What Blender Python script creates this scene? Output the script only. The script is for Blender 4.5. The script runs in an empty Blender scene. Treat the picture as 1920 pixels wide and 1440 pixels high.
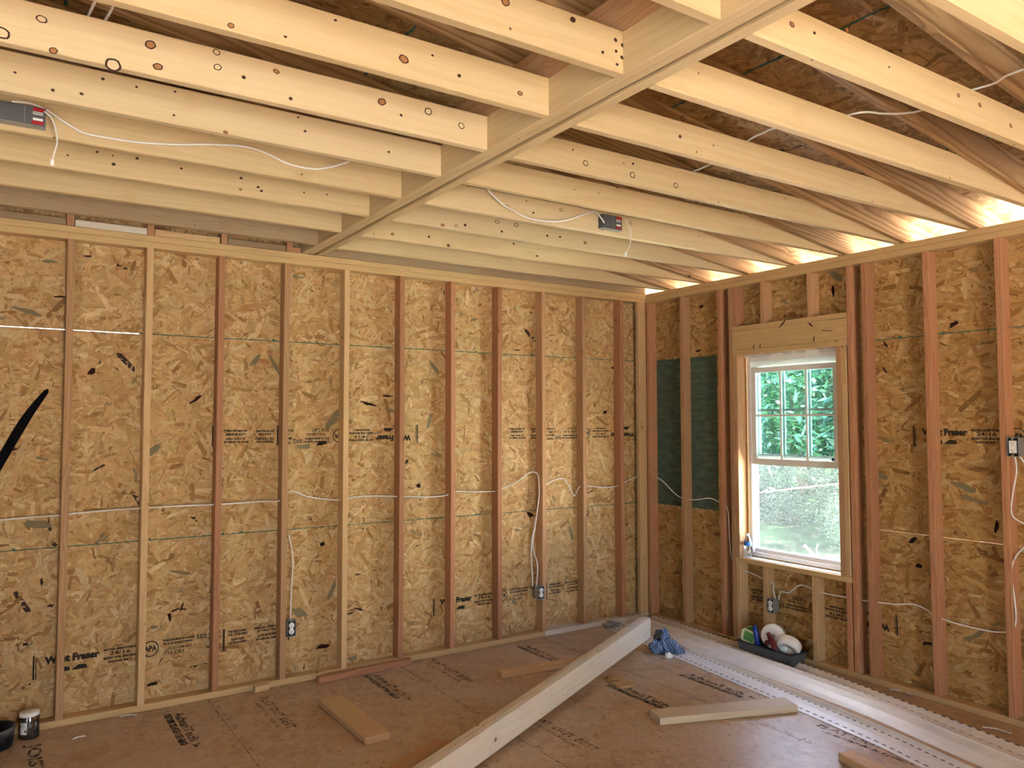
import bpy, bmesh, math, random
from mathutils import Vector, Matrix
random.seed(7)
SC = bpy.context.scene
COL = SC.collection
# ------------------------------------------------------------------ camera (measured from the framing's 16 inch spacing)
F_PX = 1462.3
CAM = Vector((-4.7436, -5.0576, 1.6491))
YAW, PIT, ROL = 0.5819, 0.0496, -0.0015
Dv = Vector((math.sin(YAW) * math.cos(PIT), math.cos(YAW) * math.cos(PIT), math.sin(PIT)))
r0 = Vector((math.cos(YAW), -math.sin(YAW), 0)); u0 = r0.cross(Dv)
Rv = math.cos(ROL) * r0 + math.sin(ROL) * u0
Uv = -math.sin(ROL) * r0 + math.cos(ROL) * u0
def at(px, py, ax, val):
    """The point of a real plane of the room (x, y or z = val) that a measured picture point lies on."""
    v = (px - 960) / F_PX * Rv - (py - 720) / F_PX * Uv + Dv
    i = 'xyz'.index(ax)
    return CAM + v * ((val - CAM[i]) / v[i])

# ------------------------------------------------------------------ node helpers
class NT:
    def __init__(s, name):
        s.m = bpy.data.materials.new(name); s.m.use_nodes = True
        s.t = s.m.node_tree; s.t.nodes.clear()
        s.out = s.t.nodes.new('ShaderNodeOutputMaterial')
    def n(s, typ, ins=None, **kw):
        nd = s.t.nodes.new(typ)
        for k, v in kw.items(): setattr(nd, k, v)
        for k, v in (ins or {}).items(): s.set(nd.inputs[k], v)
        return nd
    def set(s, sock, v):
        if isinstance(v, bpy.types.NodeSocket): s.t.links.new(v, sock)
        elif isinstance(v, bpy.types.Node): s.t.links.new(v.outputs[0], sock)
        else:
            if sock.type == 'RGBA' and len(v) == 3: v = (*v, 1)
            sock.default_value = v
    def math(s, op, a, b=0.0, c=None, clamp=False):
        nd = s.n('ShaderNodeMath', operation=op, use_clamp=clamp)
        s.set(nd.inputs[0], a); s.set(nd.inputs[1], b)
        if c is not None: s.set(nd.inputs[2], c)
        return nd.outputs[0]
    def step(s, x, lo, hi):
        nd = s.n('ShaderNodeMapRange', {0: x, 1: lo, 2: hi, 3: 0.0, 4: 1.0}, interpolation_type='SMOOTHSTEP')
        return nd.outputs[0]
    def mix(s, f, a, b, mode='MIX'):
        nd = s.n('ShaderNodeMix', data_type='RGBA', blend_type=mode)
        s.set(nd.inputs[0], f); s.set(nd.inputs[6], a); s.set(nd.inputs[7], b)
        return nd.outputs[2]
    def ramp(s, f, stops):
        nd = s.n('ShaderNodeValToRGB'); cr = nd.color_ramp
        while len(cr.elements) < len(stops): cr.elements.new(0.5)
        for e, (p, c) in zip(cr.elements, stops): e.position = p; e.color = (*c, 1)
        s.set(nd.inputs[0], f); return nd.outputs[0]
    def vec(s, x, y, z=0.0):
        nd = s.n('ShaderNodeCombineXYZ', {0: x, 1: y, 2: z}); return nd.outputs[0]
    def sep(s, v):
        nd = s.n('ShaderNodeSeparateXYZ', {0: v}); return nd.outputs
    def map(s, v, scale=(1, 1, 1), rot=(0, 0, 0), loc=(0, 0, 0)):
        nd = s.n('ShaderNodeMapping', {0: v, 1: loc, 2: rot, 3: scale}); return nd.outputs[0]
    def noise(s, v, scale, detail=2.0, rough=0.5, out=0, dims='3D'):
        nd = s.n('ShaderNodeTexNoise', noise_dimensions=dims); s.set(nd.inputs['Vector'], v)
        nd.inputs['Scale'].default_value = scale; nd.inputs['Detail'].default_value = detail; nd.inputs['Roughness'].default_value = rough
        return nd.outputs[out]
    def voro(s, v, scale, feature='F1', dims='2D', rnd=1.0):
        nd = s.n('ShaderNodeTexVoronoi', voronoi_dimensions=dims, feature=feature); s.set(nd.inputs['Vector'], v)
        nd.inputs['Scale'].default_value = scale; nd.inputs['Randomness'].default_value = rnd
        return nd.outputs
    def bsdf(s, col, rough=0.6, spec=0.3, bump=None, bs=0.3, bd=0.002, **kw):
        nd = s.n('ShaderNodeBsdfPrincipled', {'Base Color': col, 'Roughness': rough, 'Specular IOR Level': spec})
        for k, v in kw.items(): s.set(nd.inputs[k.replace('_', ' ')], v)
        if bump is not None:
            b = s.n('ShaderNodeBump', {'Height': bump, 'Strength': bs, 'Distance': bd}); s.set(nd.inputs['Normal'], b)
        s.set(s.out.inputs[0], nd); return s.m

def flat(name, col, rough=0.6, spec=0.3, metal=0.0):
    """Plain material with a slight procedural mottling."""
    t = NT(name); g = t.n('ShaderNodeTexCoord').outputs['Object']
    f = t.noise(g, 14.0, 3.0)
    c = t.mix(f, tuple(x * 0.86 for x in col), tuple(min(1, x * 1.1) for x in col))
    return t.bsdf(c, rough, spec, Metallic=metal)

# ------------------------------------------------------------------ oriented strand board: real thin strands pressed on a board
import numpy as np
def strand_mat(name, rough=0.62):
    t = NT(name); at_ = t.n('ShaderNodeAttribute', attribute_name='strand').outputs[0]
    uv = t.n('ShaderNodeUVMap', uv_map='grain').outputs[0]
    f = t.noise(t.map(uv, (16, 330, 1)), 1.0, 2.0, 0.6, dims='2D')
    g = t.ramp(f, [(0.28, (0.66, 0.58, 0.50)), (0.48, (0.97, 0.96, 0.95)), (0.75, (1.12, 1.13, 1.15))])
    c = t.mix(1.0, at_, g, 'MULTIPLY')
    return t.bsdf(c, rough, 0.25)
M_STRAND = strand_mat('wood_strands')
def strands(name, parent, P0, U, V, N, rect, n_m2, size, pal, seed, flatten=0.0, hole=None, top=None, depth=0.0014):
    """Cover the rectangle (u0,u1,v0,v1) of a board face with n_m2 thin wood strands per square metre."""
    r = np.random.default_rng(seed); u0_, u1_, v0_, v1_ = rect
    n = int((u1_ - u0_) * (v1_ - v0_) * n_m2)
    cu = r.uniform(u0_ - .02, u1_ + .02, n); cv = r.uniform(v0_ - .02, v1_ + .02, n)
    L = r.lognormal(math.log(size[0]), 0.42, n); W = L * r.uniform(0.10, 0.36, n) * size[1]
    L = np.clip(L, .015, .19); W = np.clip(W, .003, .034)
    ang = np.where(r.random(n) < flatten, r.normal(0, .35, n), r.uniform(-math.pi / 2, math.pi / 2, n))
    j = lambda a, c: r.uniform(a, c, n)
    px = np.stack([-j(.44, .52), -j(.28, .48), j(.30, .50), j(.44, .52), j(.28, .48), -j(.30, .50)], 1); py = np.stack([j(-.3, .2), j(.34, .5), j(.34, .52), j(-.2, .3), -j(.34, .5), -j(.34, .52)], 1)
    bend = j(-.12, .12)[:, None]
    lx = px * L[:, None]; ly = py * W[:, None] + bend * (px ** 2) * L[:, None] * 0.5
    ca, sa = np.cos(ang)[:, None], np.sin(ang)[:, None]
    uu = np.clip(cu[:, None] + lx * ca - ly * sa, u0_, u1_); vv = np.clip(cv[:, None] + lx * sa + ly * ca, v0_, v1_)
    if top is not None: vv = np.minimum(vv, top(uu) - .002)
    keep = np.ones(n, bool)
    if hole:
        keep &= ~((uu.max(1) > hole[0]) & (uu.min(1) < hole[1]) & (vv.max(1) > hole[2]) & (vv.min(1) < hole[3]))
    lay = np.sort(r.uniform(0.0002, depth, n)); tilt = r.normal(0, .00016, (n, 2))
    h = lay[:, None] + tilt[:, :1] * px * 2 + tilt[:, 1:] * py * 2
    uu, vv, h, lx, ly = (q[keep] for q in (uu, vv, h, lx, ly)); n = len(uu)
    P0, U, V, N = (np.array(q, float) for q in (P0, U, V, N))
    co = P0 + uu[..., None] * U + vv[..., None] * V + h[..., None] * N
    me = bpy.data.meshes.new(name); me.vertices.add(n * 6); me.loops.add(n * 6); me.polygons.add(n)
    me.vertices.foreach_set('co', co.reshape(-1)); me.loops.foreach_set('vertex_index', np.arange(n * 6, dtype=np.int32))
    me.polygons.foreach_set('loop_start', np.arange(0, n * 6, 6, dtype=np.int32))
    uvl = me.uv_layers.new(name='grain'); off = r.uniform(0, 50, (n, 1))
    uvl.data.foreach_set('uv', np.stack([lx + off, ly + off * .37], -1).reshape(-1).astype(np.float32))
    cols = np.array([c for c, w_ in pal]); wt = np.array([w_ for c, w_ in pal], float); k = r.choice(len(pal), n, p=wt / wt.sum())
    c = cols[k] * np.array([0.75, 0.725, 0.66]) * r.uniform(.86, 1.10, (n, 1)) * r.normal(1, .02, (n, 3)); c = np.clip(c, .005, .95)
    c4 = np.repeat(np.concatenate([c, np.ones((n, 1))], 1)[:, None, :], 6, 1)
    ca_ = me.color_attributes.new('strand', 'FLOAT_COLOR', 'CORNER'); ca_.data.foreach_set('color', c4.reshape(-1).astype(np.float32))
    me.update(); me.validate(); me.materials.append(M_STRAND)
    o = bpy.data.objects.new(name, me); COL.objects.link(o)
    if parent: o.parent = parent
    return o
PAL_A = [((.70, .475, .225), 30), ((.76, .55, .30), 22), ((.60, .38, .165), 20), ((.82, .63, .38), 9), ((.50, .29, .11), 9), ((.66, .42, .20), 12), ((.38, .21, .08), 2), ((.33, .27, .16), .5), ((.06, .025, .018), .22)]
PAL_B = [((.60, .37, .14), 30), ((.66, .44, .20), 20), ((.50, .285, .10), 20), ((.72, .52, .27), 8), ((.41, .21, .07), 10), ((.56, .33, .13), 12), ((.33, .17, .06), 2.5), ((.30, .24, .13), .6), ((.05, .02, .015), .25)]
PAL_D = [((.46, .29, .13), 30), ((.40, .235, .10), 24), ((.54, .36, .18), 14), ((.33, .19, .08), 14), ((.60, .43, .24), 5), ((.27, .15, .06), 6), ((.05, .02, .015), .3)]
def seam_line(name, parent, pts_fn, length, seed, w=0.0022):
    """Ragged green-painted board edge."""
    random.seed(seed); g = G(); s = 0.0
    while s < length:
        e_ = min(length, s + random.uniform(.006, .022)); a, c = w * random.uniform(.6, 1.9), w * random.uniform(.6, 1.6)
        if random.random() < .03: a += .008
        g.poly([pts_fn(s, -c), pts_fn(e_, -c), pts_fn(e_, a), pts_fn(s, a)]); s = e_
    return g.done(name, M_EDGE, parent)

# ------------------------------------------------------------------ sawn lumber (grain runs along the board's own X)
def lumber(name, base, late, ring=0.35, rings=80.0, knots=0.5, knot_col=(0.10, 0.03, 0.012), knot_fill=(0.42, 0.2, 0.08), specks=0.5, var=0.12, blotch=0.25, rough=0.62, tint=(0.62, 0.42, 0.24)):
    t = NT(name)
    obj = t.n('ShaderNodeTexCoord').outputs['Object']
    info = t.n('ShaderNodeObjectInfo').outputs
    rnd = info['Random']
    off = t.vec(t.math('MULTIPLY', rnd, 37.0), t.math('MULTIPLY', rnd, 11.0), t.math('MULTIPLY', rnd, 7.3))
    p = t.n('ShaderNodeVectorMath', {0: obj, 1: off}, operation='ADD').outputs[0]
    kv = t.voro(t.map(p, (1.0, 1.15, 1.15)), 6.3, dims='3D')
    krgb = t.n('ShaderNodeSeparateColor', {0: kv[1]}).outputs
    kd = kv[0]
    konly = t.math('GREATER_THAN', krgb[0], 1.0 - 0.55 * knots)
    halo = t.math('MULTIPLY', t.step(kd, 0.42, 0.05), konly)
    # growth rings about a drifting pith
    o = t.sep(obj)
    wob = t.noise(t.map(p, (0.9, 5.0, 5.0)), 1.0, 3.0, 0.55)
    yy = t.math('ADD', o[1], t.math('MULTIPLY_ADD', rnd, 0.16, -0.05))
    zz = t.math('ADD', o[2], t.math('MULTIPLY_ADD', t.math('FRACT', t.math('MULTIPLY', rnd, 17.0)), 0.12, -0.06))
    rr = t.math('SQRT', t.math('ADD', t.math('MULTIPLY', yy, yy), t.math('MULTIPLY', zz, zz)))
    rr = t.math('ADD', rr, t.math('MULTIPLY_ADD', wob, 0.11, t.math('MULTIPLY', halo, 0.016)))
    ph = t.math('FRACT', t.math('MULTIPLY', rr, rings))
    lw = t.math('MULTIPLY', t.step(ph, 0.25, 0.82), t.step(ph, 1.0, 0.86))
    fine = t.noise(t.map(p, (3.0, 120.0, 120.0)), 1.0, 3.0, 0.6)
    mott = t.noise(t.map(p, (1.1, 4.0, 4.0)), 1.6, 3.0)
    col = t.mix(t.math('MULTIPLY', lw, ring), base, late)
    col = t.mix(t.math('MULTIPLY', t.step(fine, 0.42, 0.72), 0.34), col, late)
    col = t.mix(t.math('MULTIPLY', t.step(mott, 0.48, 0.75), blotch), col, tint)
    col = t.mix(t.math('MULTIPLY', halo, 0.35), col, late)
    v1 = t.math('MULTIPLY_ADD', t.math('FRACT', t.math('MULTIPLY', rnd, 5.7)), var * 2 * 0.82, 0.82 * (1.0 - var))
    col = t.mix(1.0, col, t.vec(v1, t.math('POWER', v1, 1.03), t.math('POWER', v1, 1.06)), 'MULTIPLY')
    kr = t.math('MULTIPLY_ADD', krgb[1], 0.045, 0.030)
    inside = t.math('MULTIPLY', t.math('LESS_THAN', kd, kr), konly)
    ringm = t.math('MULTIPLY', t.math('LESS_THAN', kd, t.math('MULTIPLY', kr, 1.28)), konly)
    col = t.mix(ringm, col, knot_col); col = t.mix(t.math('MULTIPLY', inside, t.math('GREATER_THAN', krgb[2], 0.35)), col, knot_fill)
    sv = t.voro(t.map(p, (1, 1, 1), (0, 0, 0), (3, 5, 1)), 19.0, dims='3D')
    srgb = t.n('ShaderNodeSeparateColor', {0: sv[1]}).outputs
    sm = t.math('MULTIPLY', t.math('LESS_THAN', sv[0], 0.085), t.math('GREATER_THAN', srgb[0], 1.0 - 0.4 * specks))
    col = t.mix(t.math('MULTIPLY', sm, 0.85), col, (0.09, 0.035, 0.016))
    return t.bsdf(col, rough, 0.25, fine, 0.12, 0.001)

# ------------------------------------------------------------------ mesh helpers
class G:
    """A bmesh that collects shapes of one part."""
    def __init__(s): s.b = bmesh.new()
    def prism(s, L, W, H, e=0.003, seg=1, bow=(0, 0), M=None, mi=0, taper=None):
        """Board with eased edges, length along X, centred. taper(x) -> (zlo, zhi) limits."""
        rings = []
        for i in range(seg + 1):
            x = -L / 2 + L * i / seg; k = math.sin(math.pi * i / seg)
            oy, oz = bow[0] * k, bow[1] * k
            pts = [(W / 2 - e, H / 2), (W / 2, H / 2 - e), (W / 2, -H / 2 + e), (W / 2 - e, -H / 2), (-W / 2 + e, -H / 2), (-W / 2, -H / 2 + e), (-W / 2, H / 2 - e), (-W / 2 + e, H / 2)]
            if taper:
                lo, hi = taper(x); pts = [(a, min(max(c, lo), hi)) for a, c in pts]
            vs = []
            for a, c in pts:
                v = Vector((x, a + oy, c + oz)); vs.append(s.b.verts.new(M @ v if M else v))
            rings.append(vs)
        n = 8
        for r1, r2 in zip(rings, rings[1:]):
            for k in range(n):
                f = s.b.faces.new((r1[k], r1[(k + 1) % n], r2[(k + 1) % n], r2[k])); f.material_index = mi
        f = s.b.faces.new(rings[0][::-1]); f.material_index = mi
        f = s.b.faces.new(rings[-1]); f.material_index = mi
        return s
    def box(s, lo, hi, M=None, mi=0, e=0.0):
        lo, hi = Vector(lo), Vector(hi)
        c = (lo + hi) / 2; d = hi - lo
        if e > 0:
            return s.prism(d.x, d.y, d.z, e, 1, (0, 0), (M or Matrix()) @ Matrix.Translation(c), mi)
        vs = [s.b.verts.new((M @ Vector((x, y, z))) if M else (x, y, z)) for x in (lo.x, hi.x) for y in (lo.y, hi.y) for z in (lo.z, hi.z)]
        for q in ((0, 1, 3, 2), (4, 6, 7, 5), (0, 4, 5, 1), (2, 3, 7, 6), (0, 2, 6, 4), (1, 5, 7, 3)):
            s.b.faces.new([vs[i] for i in q]).material_index = mi
        return s
    def poly(s, pts, mi=0):
        s.b.faces.new([s.b.verts.new(p) for p in pts]).material_index = mi; return s
    def slab(s, pts, th, mi=0):
        """Extrude a polygon (list of 3D points) by the vector th."""
        th = Vector(th); a = [s.b.verts.new(p) for p in pts]; c = [s.b.verts.new(Vector(p) + th) for p in pts]; n = len(a)
        s.b.faces.new(a[::-1]).material_index = mi; s.b.faces.new(c).material_index = mi
        for i in range(n): s.b.faces.new((a[i], a[(i + 1) % n], c[(i + 1) % n], c[i])).material_index = mi
        return s
    def lathe(s, prof, n=32, M=None, mi=0, smooth=True):
        rings = []
        for r, z in prof:
            ring = []
            for k in range(n):
                a = 2 * math.pi * k / n; v = Vector((max(r, 1e-5) * math.cos(a), max(r, 1e-5) * math.sin(a), z))
                ring.append(s.b.verts.new(M @ v if M else v))
            rings.append(ring)
        for r1, r2 in zip(rings, rings[1:]):
            for k in range(n):
                f = s.b.faces.new((r1[k], r1[(k + 1) % n], r2[(k + 1) % n], r2[k])); f.material_index = mi; f.smooth = smooth
        return s
    def tube(s, pts, r, n=8, mi=0, flat_=1.0):
        pts = [Vector(p) for p in pts]; rings = []
        for i, p in enumerate(pts):
            d = (pts[min(i + 1, len(pts) - 1)] - pts[max(i - 1, 0)]).normalized()
            up = Vector((0, 0, 1)) if abs(d.z) < 0.95 else Vector((1, 0, 0))
            a = d.cross(up).normalized(); c = a.cross(d).normalized()
            rad = r(i / (len(pts) - 1)) if callable(r) else r
            rings.append([s.b.verts.new(p + a * math.cos(2 * math.pi * k / n) * rad * flat_ + c * math.sin(2 * math.pi * k / n) * rad) for k in range(n)])
        for r1, r2 in zip(rings, rings[1:]):
            for k in range(n):
                f = s.b.faces.new((r1[k], r1[(k + 1) % n], r2[(k + 1) % n], r2[k])); f.smooth = True; f.material_index = mi
        s.b.faces.new(rings[0][::-1]).material_index = mi; s.b.faces.new(rings[-1]).material_index = mi
        return s
    def done(s, name, mats, parent=None, M=None, smooth=False):
        bmesh.ops.recalc_face_normals(s.b, faces=s.b.faces)
        me = bpy.data.meshes.new(name); s.b.to_mesh(me); s.b.free()
        for m in (mats if isinstance(mats, (list, tuple)) else [mats]): me.materials.append(m)
        o = bpy.data.objects.new(name, me); COL.objects.link(o)
        if M is not None: o.matrix_world = M
        if parent:
            o.parent = parent
        if smooth:
            for p in me.polygons: p.use_smooth = True
        return o

def thing(o, label, cat, group=None):
    o['label'] = label; o['category'] = cat; o['kind'] = 'thing'
    if group: o['group'] = group
    return o
def struct(o):
    o['kind'] = 'structure'; return o
def empty(name, loc, rz=0.0):
    o = bpy.data.objects.new(name, None); COL.objects.link(o); o.location = loc; o.rotation_euler = (0, 0, rz); o.empty_display_size = 0.05
    return o

AXM = {'x': Matrix(), 'y': Matrix.Rotation(math.pi / 2, 4, 'Z'), 'z': Matrix.Rotation(-math.pi / 2, 4, 'Y')}
def member(name, x, y, z, mat, axis, label=None, cat='board', group=None, bow=0.0, parent=None, e=0.003):
    """A straight board filling the box x, y, z; its mesh runs along its own X so the grain follows it."""
    c = Vector(((x[0] + x[1]) / 2, (y[0] + y[1]) / 2, (z[0] + z[1]) / 2)); d = (x[1] - x[0], y[1] - y[0], z[1] - z[0])
    L, W, H = {'x': (d[0], d[1], d[2]), 'y': (d[1], d[0], d[2]), 'z': (d[2], d[1], d[0])}[axis]
    g = G().prism(L, W, H, e, 8 if bow else 1, (0, bow) if axis == 'z' else (bow, 0))
    M = Matrix.Translation(c) @ AXM[axis]
    if parent: M = parent.matrix_world.inverted() @ M
    o = g.done(name, mat, parent, M)
    if parent: o.matrix_local = M
    if label: thing(o, label, cat, group)
    return o

def smooth_path(pts, sub=5):
    pts = [Vector(p) for p in pts]; out = []
    for i in range(len(pts) - 1):
        p0, p1, p2, p3 = pts[max(i - 1, 0)], pts[i], pts[i + 1], pts[min(i + 2, len(pts) - 1)]
        for k in range(sub):
            t = k / sub
            out.append(0.5 * ((2 * p1) + (-p0 + p2) * t + (2 * p0 - 5 * p1 + 4 * p2 - p3) * t * t + (-p0 + 3 * p1 - 3 * p2 + p3) * t ** 3))
    out.append(pts[-1]); return out

# ------------------------------------------------------------------ materials
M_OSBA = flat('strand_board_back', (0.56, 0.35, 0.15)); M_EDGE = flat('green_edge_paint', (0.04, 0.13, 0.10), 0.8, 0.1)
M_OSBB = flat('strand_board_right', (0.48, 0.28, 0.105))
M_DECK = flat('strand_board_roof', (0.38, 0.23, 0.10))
M_SPRUCE = lumber('spruce_joist', (0.75, 0.575, 0.325), (0.62, 0.43, 0.205), ring=0.28, rings=34, knots=0.25, specks=0.28, tint=(0.76, 0.54, 0.29))
M_KNOTTY = lumber('knotty_spruce', (0.77, 0.61, 0.37), (0.67, 0.48, 0.255), ring=0.22, rings=30, knots=0.08, specks=0.2, tint=(0.80, 0.58, 0.36))
M_PLATE = lumber('yellow_plate_pine', (0.68, 0.47, 0.225), (0.54, 0.34, 0.14), ring=0.35, knots=0.3, specks=0.3, var=0.05, tint=(0.66, 0.47, 0.2))
M_SYP = lumber('yellow_pine_rafter', (0.56, 0.37, 0.19), (0.30, 0.165, 0.065), ring=0.85, rings=40, knots=0.16, specks=0.1, tint=(0.6, 0.36, 0.16))
M_RED = lumber('red_fir_stud', (0.56, 0.285, 0.15), (0.40, 0.16, 0.07), ring=0.5, rings=90, knots=0.28, knot_fill=(0.3, 0.09, 0.035), specks=0.15, tint=(0.48, 0.2, 0.1))
M_TAN = lumber('tan_fir_stud', (0.60, 0.37, 0.195), (0.44, 0.22, 0.1), ring=0.5, rings=90, knots=0.3, specks=0.25, tint=(0.55, 0.28, 0.14))
M_PALE = lumber('pale_pine_stud', (0.70, 0.48, 0.25), (0.56, 0.33, 0.15), ring=0.4, rings=70, knots=0.3, specks=0.3, tint=(0.62, 0.38, 0.18))
M_GREY = lumber('weathered_board', (0.40, 0.29, 0.17), (0.30, 0.19, 0.10), ring=0.3, knots=0.2, specks=0.4, tint=(0.32, 0.2, 0.11))
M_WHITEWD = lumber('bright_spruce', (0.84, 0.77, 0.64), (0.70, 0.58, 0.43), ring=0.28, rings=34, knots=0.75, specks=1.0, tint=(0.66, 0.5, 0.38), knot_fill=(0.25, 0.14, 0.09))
M_PALE2 = lumber('pale_ply', (0.78, 0.68, 0.50), (0.62, 0.48, 0.31), ring=0.3, rings=60, knots=0.5, specks=0.8)
M_KNOT = flat('knot_wood', (0.36, 0.16, 0.06)); M_KDARK = flat('knot_bark', (0.05, 0.018, 0.01))
M_WHITE = flat('white_vinyl', (0.74, 0.73, 0.70), 0.42, 0.4)
M_CREAM = flat('cream_vinyl', (0.66, 0.60, 0.50), 0.32, 0.5)
M_SLOT = flat('slot_shadow_gap', (0.025, 0.022, 0.02), 0.9, 0.0)
M_INK = flat('black_ink', (0.035, 0.028, 0.022), 0.8, 0.1)
def worn():
    t = NT('worn_floor_ink'); o = t.n('ShaderNodeTexCoord').outputs['Object']; f = t.noise(t.map(o, (60, 25, 1)), 1.0, 4.0, 0.7); k = t.noise(o, 1.3, 2.0)
    f = t.math('ADD', f, t.math('MULTIPLY', k, 0.25)); df = t.n('ShaderNodeBsdfDiffuse', {0: (0.07, 0.062, 0.055, 1)}); tr = t.n('ShaderNodeBsdfTransparent')
    mx = t.n('ShaderNodeMixShader'); t.set(mx.inputs[0], t.math('MULTIPLY_ADD', t.step(f, 0.50, 0.72), -0.65, 0.85)); t.set(mx.inputs[1], tr); t.set(mx.inputs[2], df); t.set(t.out.inputs[0], mx); return t.m
M_INKF = worn()
M_SPRAY = flat('black_paint', (0.008, 0.008, 0.009), 0.95, 0.0)
M_CABLE = flat('white_cable_jacket', (0.76, 0.75, 0.72), 0.4, 0.4)
M_BOXG = flat('galvanised_box', (0.33, 0.34, 0.34), 0.4, 0.5, 0.4)
M_DKGR = flat('dark_grey_paint', (0.095, 0.1, 0.105), 0.5, 0.3)
M_BLACK = flat('black_plastic', (0.015, 0.015, 0.016), 0.35, 0.5)
M_DEVICE = flat('white_plastic', (0.85, 0.85, 0.83), 0.3, 0.5)
M_REDL = flat('red_label', (0.42, 0.01, 0.015), 0.5, 0.3)
M_STEEL = flat('bright_steel', (0.6, 0.6, 0.6), 0.25, 0.6, 1.0)
M_BARK = flat('bark_fleck', (0.028, 0.011, 0.010), 0.8, 0.1)
M_GREYCH = flat('grey_strand', (0.21, 0.17, 0.095), 0.7, 0.2)
M_BRIGHTEDGE = flat('torn_edge_fibres', (0.03, 0.10, 0.085), 0.8, 0.1)

def floor_mat():
    t = NT('subfloor_panel'); o = t.n('ShaderNodeTexCoord').outputs['Object']; s = t.sep(o); p = t.vec(s[0], s[1])
    n1 = t.noise(p, 1.7, 4.0, 0.6, dims='2D'); n2 = t.noise(t.map(p, (22, 9, 1)), 1.0, 4.0, 0.65, dims='2D'); n3 = t.noise(p, 90.0, 2.0, dims='2D')
    col = t.ramp(n2, [(0.25, (0.36, 0.235, 0.135)), (0.5, (0.50, 0.35, 0.22)), (0.8, (0.60, 0.44, 0.30))])
    for a, sc, off in ((20, (11, 46), 0), (-55, (13, 50), 5)):
        rt = t.n('ShaderNodeVectorRotate', {'Vector': p, 'Center': (0, 0, 0), 'Angle': math.radians(a)}, rotation_type='Z_AXIS').outputs[0]
        v = t.voro(t.map(rt, (*sc, 1), (0, 0, 0), (off, off, 0)), 1.0); rgb = t.n('ShaderNodeSeparateColor', {0: v[1]}).outputs
        cc = t.ramp(rgb[1], [(0.0, (0.34, 0.21, 0.115)), (1.0, (0.52, 0.365, 0.225))])
        col = t.mix(t.math('MULTIPLY', t.math('GREATER_THAN', rgb[0], 0.6), 0.45), col, cc)
    col = t.mix(t.math('MULTIPLY', t.step(n1, 0.42, 0.7), 0.55), col, (0.56, 0.45, 0.33))     # pale dust
    col = t.mix(t.math('MULTIPLY', t.step(t.noise(p, 3.1, 3.0, dims='2D'), 0.55, 0.75), 0.35), col, (0.29, 0.165, 0.08))
    col = t.mix(t.math('MULTIPLY', t.step(n3, 0.62, 0.75), 0.25), col, (0.45, 0.34, 0.23))
    dk = t.voro(t.map(p, (15, 34, 1)), 1.0); r2 = t.n('ShaderNodeSeparateColor', {0: dk[1]}).outputs
    col = t.mix(t.math('MULTIPLY', t.math('MULTIPLY', t.math('GREATER_THAN', r2[0], 0.955), 0.75), t.step(dk[0], 0.22, 0.10)), col, (0.07, 0.035, 0.02))
    nl = t.voro(p, 7.5); r3 = t.n('ShaderNodeSeparateColor', {0: nl[1]}).outputs                 # small ring marks and nail heads
    ring = t.math('MULTIPLY', t.math('LESS_THAN', nl[0], 0.062), t.math('GREATER_THAN', nl[0], 0.036))
    col = t.mix(t.math('MULTIPLY', t.math('MULTIPLY', ring, t.math('GREATER_THAN', r3[0], 0.62)), 0.6), col, (0.08, 0.05, 0.035))
    return t.bsdf(col, 0.42, 0.4, n2, 0.2, 0.001)
M_FLOOR = floor_mat()

def green_mat():
    t = NT('green_coated_board'); o = t.n('ShaderNodeTexCoord').outputs['Object']; s = t.sep(o); p = t.vec(s[1], s[2])
    n = t.noise(t.map(p, (9, 34, 1)), 1.0, 4.0, 0.6, dims='2D'); m = t.noise(p, 5.0, 3.0, dims='2D')
    col = t.ramp(n, [(0.3, (0.05, 0.085, 0.062)), (0.7, (0.10, 0.15, 0.11))])
    col = t.mix(t.math('MULTIPLY', t.step(m, 0.5, 0.75), 0.3), col, (0.12, 0.14, 0.10))
    return t.bsdf(col, 0.5, 0.3, n, 0.3, 0.001)
M_GREEN = green_mat()

def glass_mat(name, tint, gloss=0.12):
    t = NT(name); tr = t.n('ShaderNodeBsdfTransparent', {0: tint}); gl = t.n('ShaderNodeBsdfGlossy', {0: (1, 1, 1), 'Roughness': 0.03})
    fr = t.n('ShaderNodeFresnel', {'IOR': 1.45}); f = t.math('MULTIPLY_ADD', fr.outputs[0], 0.8, gloss * 0.1)
    mx = t.n('ShaderNodeMixShader'); t.set(mx.inputs[0], f); t.set(mx.inputs[1], tr); t.set(mx.inputs[2], gl); t.set(t.out.inputs[0], mx); return t.m
M_GLASS = glass_mat('window_glass', (0.78, 0.93, 0.93)); M_CLEAR = glass_mat('clear_plastic', (0.88, 0.9, 0.9), 0.9)
def screen_mat():
    t = NT('screen_mesh'); tr = t.n('ShaderNodeBsdfTransparent', {0: (1, 1, 1)}); df = t.n('ShaderNodeBsdfTranslucent', {0: (0.3, 0.33, 0.34)})
    mx = t.n('ShaderNodeMixShader', {0: 0.03}); t.set(mx.inputs[1], tr); t.set(mx.inputs[2], df); t.set(t.out.inputs[0], mx); return t.m
M_SCREEN = screen_mat()
def leaf_mat(name, c1, c2):
    t = NT(name); info = t.n('ShaderNodeTexCoord').outputs['Object']; f = t.noise(info, 3.0, 2.0)
    c = t.ramp(f, [(0.3, c1), (0.7, c2)])
    d = t.n('ShaderNodeBsdfDiffuse', {0: c}); tl = t.n('ShaderNodeBsdfTranslucent', {0: c}); gl = t.n('ShaderNodeBsdfGlossy', {0: (1, 1, 1), 'Roughness': 0.35})
    a = t.n('ShaderNodeMixShader', {0: 0.5}); t.set(a.inputs[1], d); t.set(a.inputs[2], tl)
    b = t.n('ShaderNodeMixShader', {0: 0.06}); t.set(b.inputs[1], a); t.set(b.inputs[2], gl); t.set(t.out.inputs[0], b); return t.m
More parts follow.
